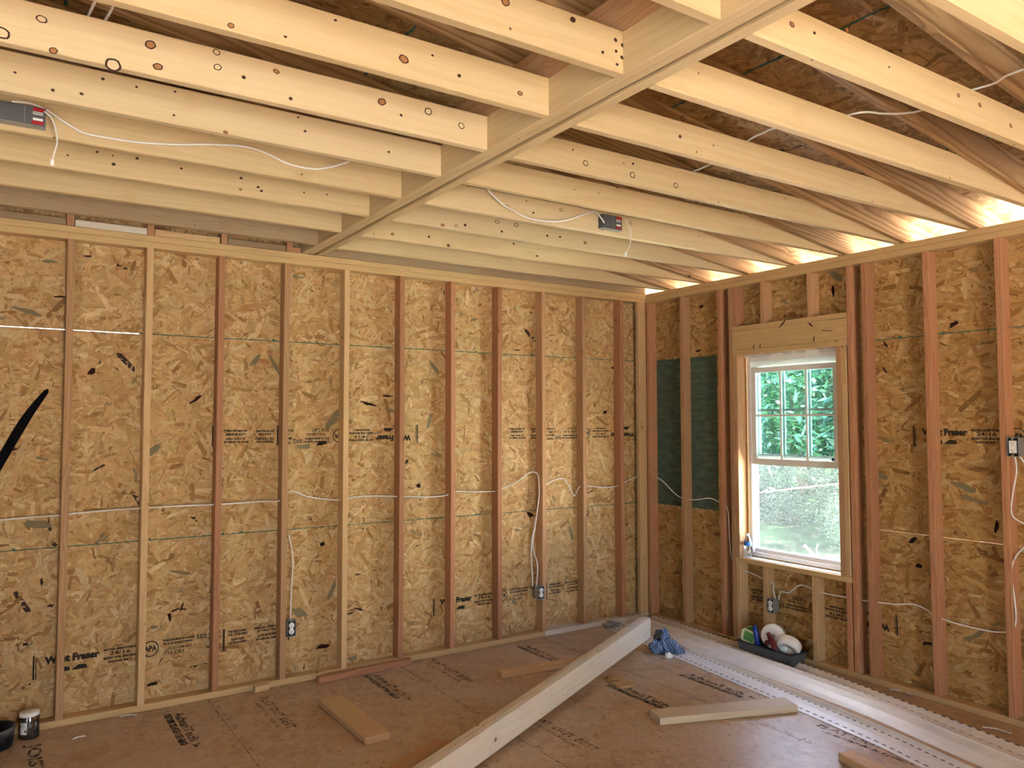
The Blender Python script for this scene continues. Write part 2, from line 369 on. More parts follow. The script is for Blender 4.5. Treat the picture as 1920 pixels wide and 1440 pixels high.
M_LEAF1 = leaf_mat('leaf_green', (0.014, 0.045, 0.016), (0.04, 0.085, 0.028)); M_LEAF2 = leaf_mat('leaf_dark', (0.010, 0.034, 0.019), (0.028, 0.07, 0.036))
M_BRANCH = flat('pale_branch', (0.45, 0.40, 0.33), 0.8, 0.1); M_TRUNK = flat('tree_bark', (0.12, 0.09, 0.06), 0.9, 0.1)
def ground_mat():
    t = NT('leafy_and_bounce_ground'); o = t.n('ShaderNodeTexCoord').outputs['Object']
    n = t.noise(o, 9.0, 5.0, 0.7); m = t.noise(o, 0.9, 3.0)
    c = t.ramp(n, [(0.3, (0.006, 0.014, 0.006)), (0.5, (0.015, 0.026, 0.012)), (0.72, (0.07, 0.065, 0.045))])
    c = t.mix(t.step(m, 0.4, 0.7), c, (0.02, 0.045, 0.016)); sx_ = t.math('ADD', t.sep(o)[0], t.math('MULTIPLY', n, 0.8)); bounce_ = t.math('MAXIMUM', t.step(sx_, 4.1, 3.6), t.step(t.math('SUBTRACT', t.sep(o)[1], t.math('MULTIPLY', sx_, 0.12)), 0.4, -0.4)); c = t.mix(bounce_, c, (0.60, 0.585, 0.52)); return t.bsdf(c, 0.95, 0.1)  # ground out of view made pale to bounce sunlight into the room
M_GROUND = ground_mat()

# ================================================================== room shell
ZS0, ZS1, ZP1, ZJ = 0.038, 2.680, 2.757, 2.757
SL = 0.13
def zraf(x): return ZJ - SL * (x + 0.089)          # underside of the rafters
def zdeck(x): return zraf(x) + 0.1415
XL, YF = -7.6, -9.0

g = G().box((XL, YF, -0.03), (0.012, 0.012, 0.0)); floor = struct(g.done('floor', M_FLOOR))
# long back wall: three courses of board; the open seam lets a line of daylight through
g = G()
g.box((XL, 0, -0.30), (0, 0.011, 0.9585)); g.box((XL, 0, 0.9615), (0, 0.011, 2.1778)); g.box((-4.06, 0, 2.1770), (0, 0.011, 2.1790))
g.slab([(XL, 0, 2.1805), (0, 0, 2.1805), (0, 0, zdeck(0)), (XL, 0, zdeck(XL))], (0, 0.011, 0))
g.box((XL, 0.002, 0.958), (0, 0.010, 0.962)); g.box((-4.06, 0.002, 2.178), (0, 0.010, 2.182))
wall_back = struct(g.done('wall_back', M_OSBA))
WY0, WY1, WZ0, WZ1 = -1.092, -1.898, 0.660, 2.140      # window hole in the sheathing
g = G()
def wb(y0, y1, z0, z1): g.box((0, y0, z0), (0.011, y1, z1))
for z0, z1 in ((-0.3, 0.9592), (0.9610, 2.1785), (2.1815, ZP1)):
    a, b = max(z0, WZ0), min(z1, WZ1)
    if b > a:
        wb(WY0, 0.011, z0, z1); wb(YF, WY1, z0, z1)
        if a > z0: wb(WY1, WY0, z0, a)
        if b < z1: wb(WY1, WY0, b, z1)
    else: wb(YF, 0.011, z0, z1)
g.box((0.002, YF, 2.178), (0.010, 0.0, 2.182)); g.box((0.002, -2.10, 0.958), (0.010, WY1, 0.962)); g.box((0.002, WY0, 0.958), (0.010, 0.0, 0.962))
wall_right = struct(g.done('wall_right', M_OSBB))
g = G().box((-0.003, -0.800, 0.9615), (0.0, -0.052, 2.1785)); gp = g.done('green_panel', M_GREEN, wall_right)
gp['label'] = 'dark green coated sheathing sheet'
# far sides of the room, behind the camera: framed openings that let the daylight in
g = G()
g.box((XL - 0.011, YF, -0.3), (XL, -6.4, 3.9)); g.box((XL - 0.011, -5.5, -0.3), (XL, 0, 3.9)); g.box((XL - 0.011, -6.4, 2.1), (XL, -5.5, 3.9)); g.box((XL - 0.011, -6.4, -0.3), (XL, -5.5, 0.0))
M_LOWBOUNCE = flat('low_bounce_board', (0.20, 0.13, 0.07)); wall_left = struct(g.done('wall_left', M_LOWBOUNCE))  # unseen walls darkened to cut the light they bounce back
g = G()
g.box((XL, YF - 0.011, -0.3), (-4.5, YF, 3.9)); g.box((-3.0, YF - 0.011, -0.3), (0, YF, 3.0)); g.box((-4.5, YF - 0.011, 2.35), (-3.0, YF, 3.5)); g.box((-4.5, YF - 0.011, -0.3), (-3.0, YF, 0.0))
wall_front = struct(g.done('wall_front', M_LOWBOUNCE))
# roof deck
g = G(); x0, x1 = 0.62, XL - 0.1
g.slab([(x0, YF - 0.3, zdeck(x0)), (x1, YF - 0.3, zdeck(x1)), (x1, 0.35, zdeck(x1)), (x0, 0.35, zdeck(x0))], (0, 0, 0.012))
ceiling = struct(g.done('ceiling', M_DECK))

XV = -5.3
strands('strand_pattern', wall_back, (0, 0, 0), (1, 0, 0), (0, 0, 1), (0, -1, 0), (XV, 0, 0.0, .9585), 2600, (.075, 1.0), PAL_A, 1, .15)
strands('strand_pattern', wall_back, (0, 0, 0), (1, 0, 0), (0, 0, 1), (0, -1, 0), (XV, 0, .9615, 2.1778), 2600, (.075, 1.0), PAL_A, 2, .15)
strands('strand_pattern', wall_back, (0, 0, 0), (1, 0, 0), (0, 0, 1), (0, -1, 0), (XV, 0, 2.1805, 2.95), 2600, (.075, 1.0), PAL_A, 3, .15)
HO = (-WY0 - .0, -WY1 + .0, WZ0, WZ1)
for k, (a_, b_) in enumerate(((0, .9592), (.9610, 2.1785), (2.1815, ZP1))):
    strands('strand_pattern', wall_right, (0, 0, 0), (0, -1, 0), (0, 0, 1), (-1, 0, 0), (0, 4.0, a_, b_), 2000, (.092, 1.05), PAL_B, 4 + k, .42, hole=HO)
cs = math.sqrt(1 + SL * SL)
for k, (a_, b_) in enumerate(((-.6, .86), (.865, 2.084), (2.089, 3.318), (3.323, 4.544), (4.549, 5.8))):
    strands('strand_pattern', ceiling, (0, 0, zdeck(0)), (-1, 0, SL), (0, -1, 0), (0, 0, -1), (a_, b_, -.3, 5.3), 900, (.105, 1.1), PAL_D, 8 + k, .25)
seam_line('seam_paint', wall_back, lambda s_, t_: (XV + s_, -.0019, .960 + t_), -XV, 1)
seam_line('seam_paint', wall_back, lambda s_, t_: (-4.06 + s_, -.0019, 2.180 + t_), 4.06, 2)
seam_line('seam_paint', wall_right, lambda s_, t_: (-.0034, -s_, .960 + t_), 1.04, 3)
seam_line('seam_paint', wall_right, lambda s_, t_: (-.0019, -s_, 2.180 + t_), 4.0, 4)
for xs in (-2.0865, -3.3205, -4.5465, -.8625):
    seam_line('seam_paint', ceiling, lambda s_, t_: (xs + t_, -s_, zdeck(xs) - .0030 - .13 * t_), 5.2, 5, .005)

# ================================================================== framing of the back wall
ORD = ['first', 'second', 'third', 'fourth', 'fifth', 'sixth', 'seventh', 'eighth', 'ninth', 'tenth', 'eleventh', 'twelfth']
SA = [(M_TAN, 'tan'), (M_PALE, 'pale yellow, knotty and wavy-edged'), (M_RED, 'reddish'), (M_TAN, 'tan-brown'), (M_PALE, 'pale'), (M_RED, 'red-brown'), (M_RED, 'reddish'), (M_RED, 'pinkish red'), (M_TAN, 'tan'), (M_TAN, 'tan and knotty'), (M_RED, 'dark red-brown')]
random.seed(3)
for i, (m, c) in enumerate(SA):
    x = -(0.3438 + 0.4064 * (10 - i))
    k = 10 - i
    w = 'beside the corner post' if k == 0 else 'nearest the jar' if k == 10 else {0: '', 9: 'second from the jar end', 5: 'sixth from the room corner'}.get(k, '%s from the room corner' % ORD[k])
    if i == 3: w = 'beside the outlet box nearest the jar'
    if i == 8: w = 'carrying an outlet box and two white cables'
    member('wall_stud', (x - 0.038, x), (-0.089, -0.0005), (ZS0 + .0003, ZS1 - .0003), m, 'z', '%s stud of the long wall, %s' % (c, w), 'stud', 'studs of the long wall', bow=random.uniform(-0.004, 0.004))
member('corner_post', (-0.1785, -0.0895), (-0.089, -0.051), (ZS0, ZS1), M_PALE, 'z', 'pale flat stud turned broadside in the room corner', 'stud')
member('corner_post', (-0.089, -0.0005), (-0.1275, -0.0895), (ZS0, ZS1), M_RED, 'z', 'reddish corner stud of the window wall, against the pale one', 'stud')
xj, xk, xb = -2.706, -1.161, -1.173
member('top_plate', (XL, xk - .0006), (-0.089, -0.0005), (ZS1, 2.718), M_PLATE, 'x', 'lower top plate of the long wall, longer piece above most studs', 'plate', 'plates of the long wall')
member('top_plate', (xk, -0.0895), (-0.089, -0.0005), (ZS1, 2.718), M_PLATE, 'x', 'lower top plate of the long wall, short piece at the corner', 'plate', 'plates of the long wall')
member('top_plate', (XL, xj - .0006), (-0.089, -0.0005), (2.7185, 2.7565), M_PLATE, 'x', 'upper top plate of the long wall, piece below the cut blocks and girder', 'plate', 'plates of the long wall')
member('top_plate', (xj, -0.0895), (-0.089, -0.0005), (2.7185, 2.7565), M_PLATE, 'x', 'upper top plate of the long wall, piece from near girder to corner', 'plate', 'plates of the long wall')
member('bottom_plate', (XL, xb - .0012), (-0.089, -0.0005), (0.0003, ZS0), M_PLATE, 'x', 'bottom plate of the long wall, long piece toward the jar', 'plate', 'plates of the long wall')
member('bottom_plate', (xb, -0.0895), (-0.089, -0.0005), (0.0003, ZS0), M_WHITEWD, 'x', 'bottom plate of the long wall, short piece in window-lit pale colour at the corner', 'plate', 'plates of the long wall')  # whiter wood than its neighbours: window light put into the colour
# gable studs standing on the plate, cut blocks between them, and the long nailer on the window side of girder
gx = [-4.454, -4.039, -3.622, -3.216]
for i, x in enumerate(gx):
    member('gable_stud', (x, x + 0.038), (-0.089, -0.0005), (2.7570, zraf(x) - 0.002), M_RED, 'z', 'short dark gable stud on the top plate, %s from the girder' % ORD[3 - i], 'stud', 'gable studs above the long wall')
bl = [(-5.2, -4.458), (-4.411, -4.043), (-3.998, -3.630), (-3.580, -3.222)]
for i, (a, b) in enumerate(bl):
    member('blocking', (a, b), (-0.089, -0.004), (2.7572, 2.796), [M_GREY, M_WHITEWD, M_PALE, M_GREY][i], 'x', 'short flat block between gable studs, %s from the girder' % ORD[3 - i], 'block', 'blocks on the top plate')
member('blocking', (-3.174, -3.118), (-0.070, -0.004), (2.7572, 2.796), M_RED, 'x', 'tiny block squeezed between the last gable stud and girder', 'block')
member('nailer_board', (-2.965, -0.092), (-0.088, -0.050), (2.7575, 2.885), M_GREY, 'x', 'weathered grey-brown board on edge along the long wall top, girder to corner', 'board')

# ================================================================== framing of the window wall
def bstud(name, y, z, m, label, group='studs of the window wall', bow=0.0):
    member(name, (-0.089, -0.0005 - (0.003 if -0.95 < y < -0.03 else 0)), (y - 0.038, y), z, m, 'z', label, 'stud', group, bow)
F0 = (ZS0 + .0003, ZS1 - .0003)
bstud('wall_stud', -0.488, F0, M_TAN, 'tan stud of the window wall crossing the green panel', bow=.002)
bstud('wall_stud', -0.889, F0, M_RED, 'dark red stud of the window wall at the green panel edge', bow=-.001)
bstud('king_stud', -1.0010, F0, M_TAN, 'full-height stud on the corner side of the window')
bstud('king_stud', -1.9975, F0, M_RED, 'full-height stud on the window side far from the corner')
bstud('wall_stud', -2.103, F0, M_RED, 'reddish stud just beyond the window framing, dark gap beside it')
bstud('wall_stud', -2.508, F0, M_RED, 'red stud of the window wall with large knots, between outlet stud and window', bow=.004)
bstud('wall_stud', -2.915, F0, M_RED, 'red stud of the window wall carrying the high outlet box', bow=-.002)
bstud('jack_stud', -1.0395, (0.644, 2.1555), M_TAN, 'jack stud on the corner side of the window opening')
bstud('jack_stud', -1.9110, (0.644, 2.1555), M_TAN, 'inner jack stud on the far side of the window opening')
bstud('jack_stud', -1.9494, (0.644, 2.1555), M_PALE, 'outer jack stud on the far side of the window opening')
bstud('cripple_stud', -1.0395, (ZS0, 0.6045), M_PALE, 'short stud under the window sill, at its corner end', 'short studs under the sill')
bstud('cripple_stud', -1.283, (ZS0, 0.6045), M_PALE, 'short stud under the window sill carrying the outlet box', 'short studs under the sill')
bstud('cripple_stud', -1.691, (ZS0, 0.6045), M_PALE, 'short pale stud under the sill between outlet stud and sill end', 'short studs under the sill')
bstud('cripple_stud', -1.9490, (ZS0, 0.6045), M_RED, 'short reddish stud under the sill end, beside the king stud', 'short studs under the sill')
bstud('cripple_stud', -1.0395, (2.3765, F0[1]), M_RED, 'short stud above the header, at its corner end', 'short studs above the header')
bstud('cripple_stud', -1.300, (2.3765, F0[1]), M_TAN, 'middle short stud above the header, nearer the corner', 'short studs above the header')
bstud('cripple_stud', -1.697, (2.3765, F0[1]), M_TAN, 'short stud above the header farthest from the corner', 'short studs above the header')
HM = [M_PLATE, M_KDARK]
def Bmem(name, y0, y1, z0, z1, m, label, cat, x0=-0.089, x1=-0.0005): return member(name, (x0, x1), (y0, y1), (z0, z1), m, 'y', label, cat)
hd = empty('window_header', (-0.045, -1.519, 2.156)); thing(hd, 'yellow pine built-up header beam above the window', 'header'); bpy.context.view_layer.update()
member('flat_top', (-0.090, -0.001), (-1.9965, -1.0400), (2.3385, 2.3762), M_PLATE, 'y', parent=hd)
member('face_board', (-0.0905, -0.0525), (-1.9965, -1.0400), (2.1945, 2.338), M_PLATE, 'y', parent=hd)
member('back_board', (-0.045, -0.007), (-1.9965, -1.0400), (2.1945, 2.338), M_PLATE, 'y', parent=hd)
member('flat_bottom', (-0.090, -0.001), (-1.9965, -1.0400), (2.1560, 2.194), M_PLATE, 'y', parent=hd)
Bmem('sill_plate_board', -1.9970, -1.0395, 0.605, 0.643, M_PLATE, 'flat sill board under the window opening', 'sill', x0=-0.094)
member('top_plate', (-0.089, -0.0005), (YF, -0.0005), (ZS1, 2.718), M_PLATE, 'y', 'lower top plate of the window wall', 'plate', 'plates of the window wall')
member('top_plate', (-0.089, -0.0005), (YF, -0.0005), (2.7185, 2.7565), M_PLATE, 'y', 'upper top plate of the window wall, rafters resting on it', 'plate', 'plates of the window wall')
member('bottom_plate', (-0.089, -0.0005), (YF, -0.0005), (0.0003, ZS0 - .0005), M_PLATE, 'y', 'bottom plate of the window wall', 'plate', 'plates of the window wall')

# ================================================================== ceiling: girder, joists, rafters
gd = empty('ceiling_girder', (-3.04, -4.5, ZJ)); thing(gd, 'three-ply wooden girder crossing the ceiling between the two joist runs', 'girder'); bpy.context.view_layer.update()
for a, b, m in ((-3.1105, -3.0725, M_SPRUCE), (-3.0720, -3.0350, M_SPRUCE), (-3.0130, -2.9720, M_SPRUCE)):
    member('ply', (a, b), (YF, -0.0005), (2.7575 if a < -3.1 or a > -3.02 else 2.7600, 2.8975), m, 'y', parent=gd)
ug = empty('upper_girder', (-3.06, -4.5, 2.9)); thing(ug, 'second darker beam lying on top of the ceiling girder', 'girder'); bpy.context.view_layer.update()
member('ply', (-3.1080, -3.0700), (YF, -0.1), (2.8985, 3.036), M_TAN, 'y', parent=ug)
member('ply', (-3.0690, -3.0310), (YF, -0.1), (2.8985, 3.036), M_TAN, 'y', parent=ug)
YJ = [-0.384, -0.781, -1.188, -1.585, -1.999, -2.396, -2.821, -3.223, -3.625, -4.03]
JL = [M_GREY, M_SPRUCE, M_SPRUCE, M_SPRUCE, M_KNOTTY, M_KNOTTY, M_SPRUCE, M_SPRUCE, M_SPRUCE, M_SPRUCE]
# knots drawn where the photograph shows them, set into the joist faces: (picture point, radius in mm, kind)
def knots_on(o, pts, y):
    me = o.data; b = bmesh.new(); b.from_mesh(me)
    me.materials.append(M_KDARK); me.materials.append(M_KNOT)
    Mi = o.matrix_world.inverted()
    for px, py, r, hollow in pts:
        c = at(px, py, 'y', y)
        def disc(rr, dy, mi, n=14):
            vs = []
            for k in range(n):
                a = 2 * math.pi * k / n; q = rr * (1 + 0.07 * math.sin(2 * a + px) + 0.05 * math.sin(5 * a + py))
                vs.append(b.verts.new(Mi @ Vector((c.x + 1.25 * q * math.cos(a), y - dy, c.z + q * math.sin(a)))))
            b.faces.new(vs).material_index = mi
        disc(r, 0.0004, 1)
        if hollow: disc(r * 0.72, 0.0008, 2 if hollow == 1 else 0)
    b.to_mesh(me); b.free()
KN = {('L', -2.396): [(78, 36, .012, 2), (100, 95, .010, 1), (212, 122, .020, 2), (282, 84, .014, 1), (296, 125, .012, 1), (406, 98, .010, 2), (408, 126, .011, 2), (518, 134, .009, 1), (457, 145, .006, 0), (545, 185, .006, 0), (716, 191, .014, 1), (803, 209, .014, 2), (865, 236, .012, 2), (752, 216, .005, 0), (4, 62, .017, 2)],
      ('L', -1.999): [(28, 136, .004, 0), (99, 169, .005, 0), (153, 176, .005, 0), (193, 148, .005, 0), (256, 163, .004, 0), (328, 172, .004, 0), (326, 216, .004, 0), (423, 248, .007, 1), (559, 220, .004, 0), (572, 246, .005, 0), (729, 285, .005, 0)],
      ('L', -2.821): [(433, 48, .008, 1), (535, 69, .004, 0), (757, 111, .014, 1), (811, 104, .004, 0), (861, 142, .006, 0), (975, 175, .009, 1), (629, 38, .004, 0)],
      ('L', -1.188): [(182, 285, .005, 0), (257, 297, .006, 0), (127, 291, .004, 0), (213, 308, .007, 0), (340, 316, .005, 0), (452, 334, .006, 0), (451, 355, .006, 1), (484, 351, .006, 0), (490, 358, .006, 0), (570, 361, .004, 0), (613, 365, .004, 0)],
      ('R', -2.396): [(1098, 306, .013, 2), (1186, 328, .014, 2), (1267, 348, .013, 2), (1074, 281, .004, 0), (1187, 307, .006, 0)],
      ('R', -1.585): [(877, 347, .009, 2), (951, 386, .009, 2), (1000, 399, .006, 0), (1052, 394, .010, 2), (1182, 419, .009, 2), (1129, 429, .009, 1), (987, 377, .004, 0), (953, 360, .004, 0)],
      ('R', -1.188): [(855, 423, .009, 2), (872, 422, .008, 0), (932, 416, .012, 2), (968, 422, .013, 2), (941, 434, .007, 0), (1026, 442, .007, 0), (1050, 444, .007, 0), (1097, 455, .010, 1), (963, 457, .006, 0), (830, 422, .009, 1)],
      ('R', -0.781): [(736, 439, .009, 1), (804, 444, .007, 0), (1007, 480, .007, 0)],
      ('R', -2.821): [(1280, 222, .010, 1), (1275, 256, .007, 0), (1390, 240, .006, 0)],
      ('L', -3.223): [(1074, 37, .009, 0), (1130, 98, .005, 0), (1154, 75, .006, 0), (1167, 85, .006, 0), (1155, 96, .005, 0), (1166, 108, .006, 0), (1157, 121, .005, 0), (948, 4, .012, 1)],
      ('R', -3.625): [(1485, 46, .009, 1), (1588, 56, .010, 1), (1527, 62, .005, 0), (1667, 126, .004, 0), (1797, 179, .008, 1), (1837, 197, .009, 1), (1895, 236, .009, 1)]}
for k, y in enumerate(YJ):
    mL = JL[k]; mR = M_KNOTTY if k in (2, 3) else M_SPRUCE
    yy = (y, y + 0.038)
    pos = 'nearest the long wall' if k == 0 else '%s out from the long wall' % ORD[k]
    x0 = -7.5
    if k < 9:
        o = member('ceiling_joist', (x0, -3.1115), yy, (ZJ + .0003, 2.8975), mL, 'x', {5: 'joist with large dark-ringed knots, sixth out from the long wall, windowless side of the girder', 4: 'joist with small nail-like knots just below the big-knotted one'}.get(k, 'joist on the windowless side of the girder, %s' % pos), 'joist', 'joists on the windowless side')
        if ('L', y) in KN: knots_on(o, KN[('L', y)], y)
    yr = [-0.35, -0.75, -1.17, -1.57, -1.978, -2.378, -2.806, -3.222, -3.621, -4.02][k]
    o = member('ceiling_joist', (-2.9710, -0.030), (yr, yr + 0.038), (ZJ + .0003, 2.8885), mR, 'x', 'joist between girder and window wall, %s' % pos, 'joist', 'joists between girder and window wall')
    if ('R', y) in KN: knots_on(o, KN[('R', y)], yr)
    # rafter on the room side of each joist, sloping down to the window wall
    xa, xb_ = -7.45, 0.56
    th = math.atan(SL); L = (xb_ - xa) / math.cos(th); xm = (xa + xb_) / 2
    M = Matrix.Translation((xm, yr - 0.0195, zraf(xm) + 0.0705)) @ Matrix.Rotation(th, 4, 'Y')
    o = G().prism(L, 0.036, 0.1385, 0.003, 1).done('rafter', M_SYP, None, M)
    thing(o, 'sloping rafter with bold grain, %s' % pos, 'rafter', 'rafters')

# ================================================================== stamps on the boards
def text_into(g, s, org, u, v, h, w=None, bold=0.0, mi=0, align='L'):
    cu = bpy.data.curves.new('t', 'FONT'); cu.body = s; cu.size = 1.0; cu.offset = bold + 0.012; cu.resolution_u = 2
    ob = bpy.data.objects.new('t', cu); COL.objects.link(ob)
    me = bpy.data.meshes.new_from_object(ob)
    xs = [q.co.x for q in me.vertices]; ys = [q.co.y for q in me.vertices]
    x0, x1, y0, y1 = min(xs), max(xs), min(ys), max(ys)
    sy = h / (y1 - y0); sx = (w / (x1 - x0)) if w else sy
    dx = {'L': 0, 'C': -(x1 - x0) * sx / 2}[align]
    vs = [g.b.verts.new(org + u * ((q.co.x - x0) * sx + dx) + v * ((q.co.y - y0) * sy)) for q in me.vertices]
    for p in me.polygons:
        try: g.b.faces.new([vs[i] for i in p.vertices]).material_index = mi
        except ValueError: pass
    bpy.data.objects.remove(ob); bpy.data.curves.remove(cu); bpy.data.meshes.remove(me)
def stamp(parent, org, u, v, n, part=1.42, name='grade_stamp'):
    """Mill stamp reading along u, upright along v, on the face whose outward normal is n."""
    org, u, v, n = Vector(org), Vector(u), Vector(v), Vector(n); org = org + n * 0.0020
    g = G(); H = 0.128
    def R(s0, s1, z0, z1): g.poly([org + u * s0 + v * z0, org + u * s1 + v * z0, org + u * s1 + v * z1, org + u * s0 + v * z1])
    def T(s, s0, s1, z, h, b=0.055):
        if s1 <= part: text_into(g, s, org + u * s0 + v * z, u, v, h, s1 - s0, b)
    R(0, 0.009, -H / 2, H / 2); R(0.013, 0.018, -H / 2, H / 2 - .01)
    T('West Fraser', 0.055, 0.325, 0.008, 0.042, 0.05)
    for a in (0.10, 0.185):
        g.poly([org + u * a + v * -.042, org + u * (a + .035) + v * -.016, org + u * (a + .075) + v * -.020, org + u * (a + .08) + v * -.042])
    T('RATED SHEATHING', 0.345, 0.52, 0.034, 0.013); T('24/16', 0.375, 0.485, 0.008, 0.022, 0.01); T('SIZED FOR SPACING', 0.345, 0.52, -0.014, 0.014); T('EXPOSURE 1', 0.37, 0.49, -0.035, 0.013)
    if part > 0.63:
        T('APA', 0.555, 0.625, -0.004, 0.032, 0.03)
        pr = None
        for k in range(25):
            a = 2 * math.pi * k / 24; q = [org + u * (0.59 + r * math.cos(a)) + v * (0.010 + r * math.sin(a)) for r in (0.040, 0.046)]
            if pr: g.poly([pr[0], q[0], q[1], pr[1]])
            pr = q
    T('THICKNESS 0.418 IN', 0.655, 0.835, 0.040, 0.013); T('PS 2-10 SHEATHING', 0.66, 0.825, 0.020, 0.013); T('HUD-UM-40C', 0.69, 0.82, -0.010, 0.014, 0.01); T('7/16 CAT', 0.66, 0.78, -0.040, 0.022, 0.01)
    T('502', 0.845, 0.905, 0.028, 0.028, 0.01)
    T('STRENGTH', 0.92, 0.985, 0.046, 0.012); T('AXIS', 0.93, 0.965, -0.010, 0.014); T('THIS DIRECTION', 0.90, 0.985, -0.034, 0.012)
    if part > 0.98:
        R(0.925, 0.99, 0.020, 0.026); g.poly([org + u * 0.905 + v * .023, org + u * 0.93 + v * .014, org + u * 0.93 + v * .032])
    if part > 1.0: R(1.0, 1.011, -H / 2, H / 2)
    T('THIS SIDE DOWN', 1.03, 1.14, 0.034, 0.016); T('FOR YOUR BUILD', 1.03, 1.15, 0.016, 0.014); T('ROOF CLIPS', 1.05, 1.13, -0.014, 0.014); T('MAY BE REQUIRED', 1.03, 1.145, -0.034, 0.014)
    T('SPACE ALL EDGES 1/8', 1.19, 1.34, 0.034, 0.015); T('(3 MM) MIN', 1.21, 1.33, 0.014, 0.013); T('LOG BODIES', 1.21, 1.33, -0.014, 0.015); T('01-08-24 MILL', 1.20, 1.345, -0.036, 0.014)
    if part > 1.4: R(1.405, 1.412, -H / 2, H / 2)
    return g.done(name, M_INK, parent)
X, Y, Z = Vector((1, 0, 0)), Vector((0, 1, 0)), Vector((0, 0, 1))
stamp(wall_back, (-4.553, 0, 0.315), X, Z, -Y)
stamp(wall_back, (-2.100, 0, 0.325), X, Z, -Y)
stamp(wall_back, (-2.226, 0, 1.572), -X, -Z, -Y)
g_ = stamp(wall_back, (-0.10, 0, 1.572), -X, -Z, -Y, 1.35)
stamp(wall_right, (0, -2.376, 1.560), -Y, Z, -X, 0.9)
stamp(wall_right, (0, -2.244, 0.375), Y, -Z, -X, 1.35)
# dark bark flecks and grey strands pressed into the boards
random.seed(11)
gA = G(); gB = G()
def fleck(g, px, py, w, h, ang, wall, mi=0):
    ax = 'y' if wall == 'A' else 'x'; c = at(px, py, ax, -0.0018); U = X if wall == 'A' else -Y
    n = 11; a0 = math.radians(ang); pts = []
    for k in range(n):
        a = 2 * math.pi * k / n; q = 1 + random.uniform(-0.38, 0.3); x, y = w / 2 * q * math.cos(a), h / 2 * q * math.sin(a)
        pts.append(c + U * (x * math.cos(a0) - y * math.sin(a0)) + Z * (x * math.sin(a0) + y * math.cos(a0)))
    g.poly(pts, mi)
for f in [(172, 697, .055, .03, 40), (370, 747, .09, .02, 35), (112, 556, .07, .012, 5), (728, 743, .08, .014, 0), (690, 757, .12, .018, -12), (604, 831, .09, .025, 2), (605, 1020, .045, .03, 20), (606, 1212, .10, .028, 6), (785, 911, .04, .04, 30), (994, 965, .035, .07, 55), (675, 1143, .08, .012, -22), (78, 1092, .012, .05, 0), (318, 1158, .02, .06, 10), (330, 1143, .05, .012, 20), (343, 1142, .06, .008, -10), (341, 1138, .01, .05, -20), (285, 1283, .06, .02, 5), (1212, 588, .04, .02, -30), (1135, 773, .05, .03, 30), (1150, 690, .05, .02, 0), (970, 656, .06, .008, 3), (165, 480, .05, .012, 8), (48, 1208, .03, .02, 0), (940, 1200, .04, .01, 0)]:
    fleck(gA, *f, 'A')
for f in [(50, 583, .15, .035, -15, 'A', 1), (480, 675, .10, .03, 50, 'A', 1), (515, 685, .14, .025, -60, 'A', 1), (625, 785, .14, .05, 55, 'A', 1), (735, 770, .12, .025, -15, 'A', 1), (340, 1073, .14, .018, -15, 'A', 1), (562, 1148, .11, .055, -25, 'A', 1), (570, 838, .09, .035, 0, 'A', 1), (815, 690, .13, .03, -50, 'A', 1), (285, 845, .12, .04, 30, 'A', 1), (660, 1235, .08, .03, 0, 'A', 1), (70, 983, .16, .05, -10, 'A', 1), (95, 490, .08, .02, 0, 'A', 1)]:
    fleck(gA, *f)
for f in [(1788, 608, .05, .03, 20), (1315, 575, .05, .03, 30), (1868, 990, .02, .10, -10), (1712, 1012, .06, .03, 25), (1722, 1061, .04, .03, 10), (1660, 645, .06, .012, -50), (1562, 545, .02, .08, 0), (1310, 658, .06, .014, 5), (1895, 715, .05, .02, -50)]:
    fleck(gB, *f, 'B')
for f in [(1568, 518, .12, .045, -35, 'B', 1), (1808, 912, .16, .04, -18, 'B', 1), (1828, 1193, .14, .03, 35, 'B', 1), (1652, 893, .10, .04, -10, 'B', 1)]:
    fleck(gB, *f)
gA.done('bark_flecks', [M_BARK, M_GREYCH], wall_back); gB.done('bark_flecks', [M_BARK, M_GREYCH], wall_right)
for px, py, w_, h_, an in [(1467, 607, .085, .012, 42), (1520, 609, .05, .010, -40), (1550, 620, .10, .006, -8), (1413, 650, .035, .010, 75), (1425, 648, .03, .010, 85), (1526, 636, .045, .012, 80), (1568, 640, .03, .006, -10)]:
    c = at(px, py, 'x', -.0912); a0 = math.radians(an); pts = []
    for k in range(12):
        a = 2 * math.pi * k / 12; x, y = w_ / 2 * math.cos(a), h_ / 2 * math.sin(a) * random.uniform(.6, 1.2); pts.append(c - Y * (x * math.cos(a0) - y * math.sin(a0)) + Z * (x * math.sin(a0) + y * math.cos(a0)))
    oh = G().poly(pts).done('crack_mark', M_BARK); oh.parent = hd; oh.matrix_parent_inverse = hd.matrix_world.inverted()
# spray-painted slash
p0, p1, p2 = at(90, 730, 'y', -.0022), at(42, 795, 'y', -.0022), at(-45, 945, 'y', -.0022)
g = G(); pts = smooth_path([p0, p1, p2], 8); up = []; dn = []
for i, p in enumerate(pts):
    d = (pts[min(i + 1, len(pts) - 1)] - pts[max(i - 1, 0)]).normalized(); nn = Vector((-d.z, 0, d.x)); w = 0.011 + 0.013 * min(1, i / 8)
    w *= 1 if i else .5; up.append(p + nn * w); dn.append(p - nn * w)
for i in range(len(pts) - 1): g.poly([up[i], up[i + 1], dn[i + 1], dn[i]])
g.done('spray_mark', M_SPRAY, wall_back)
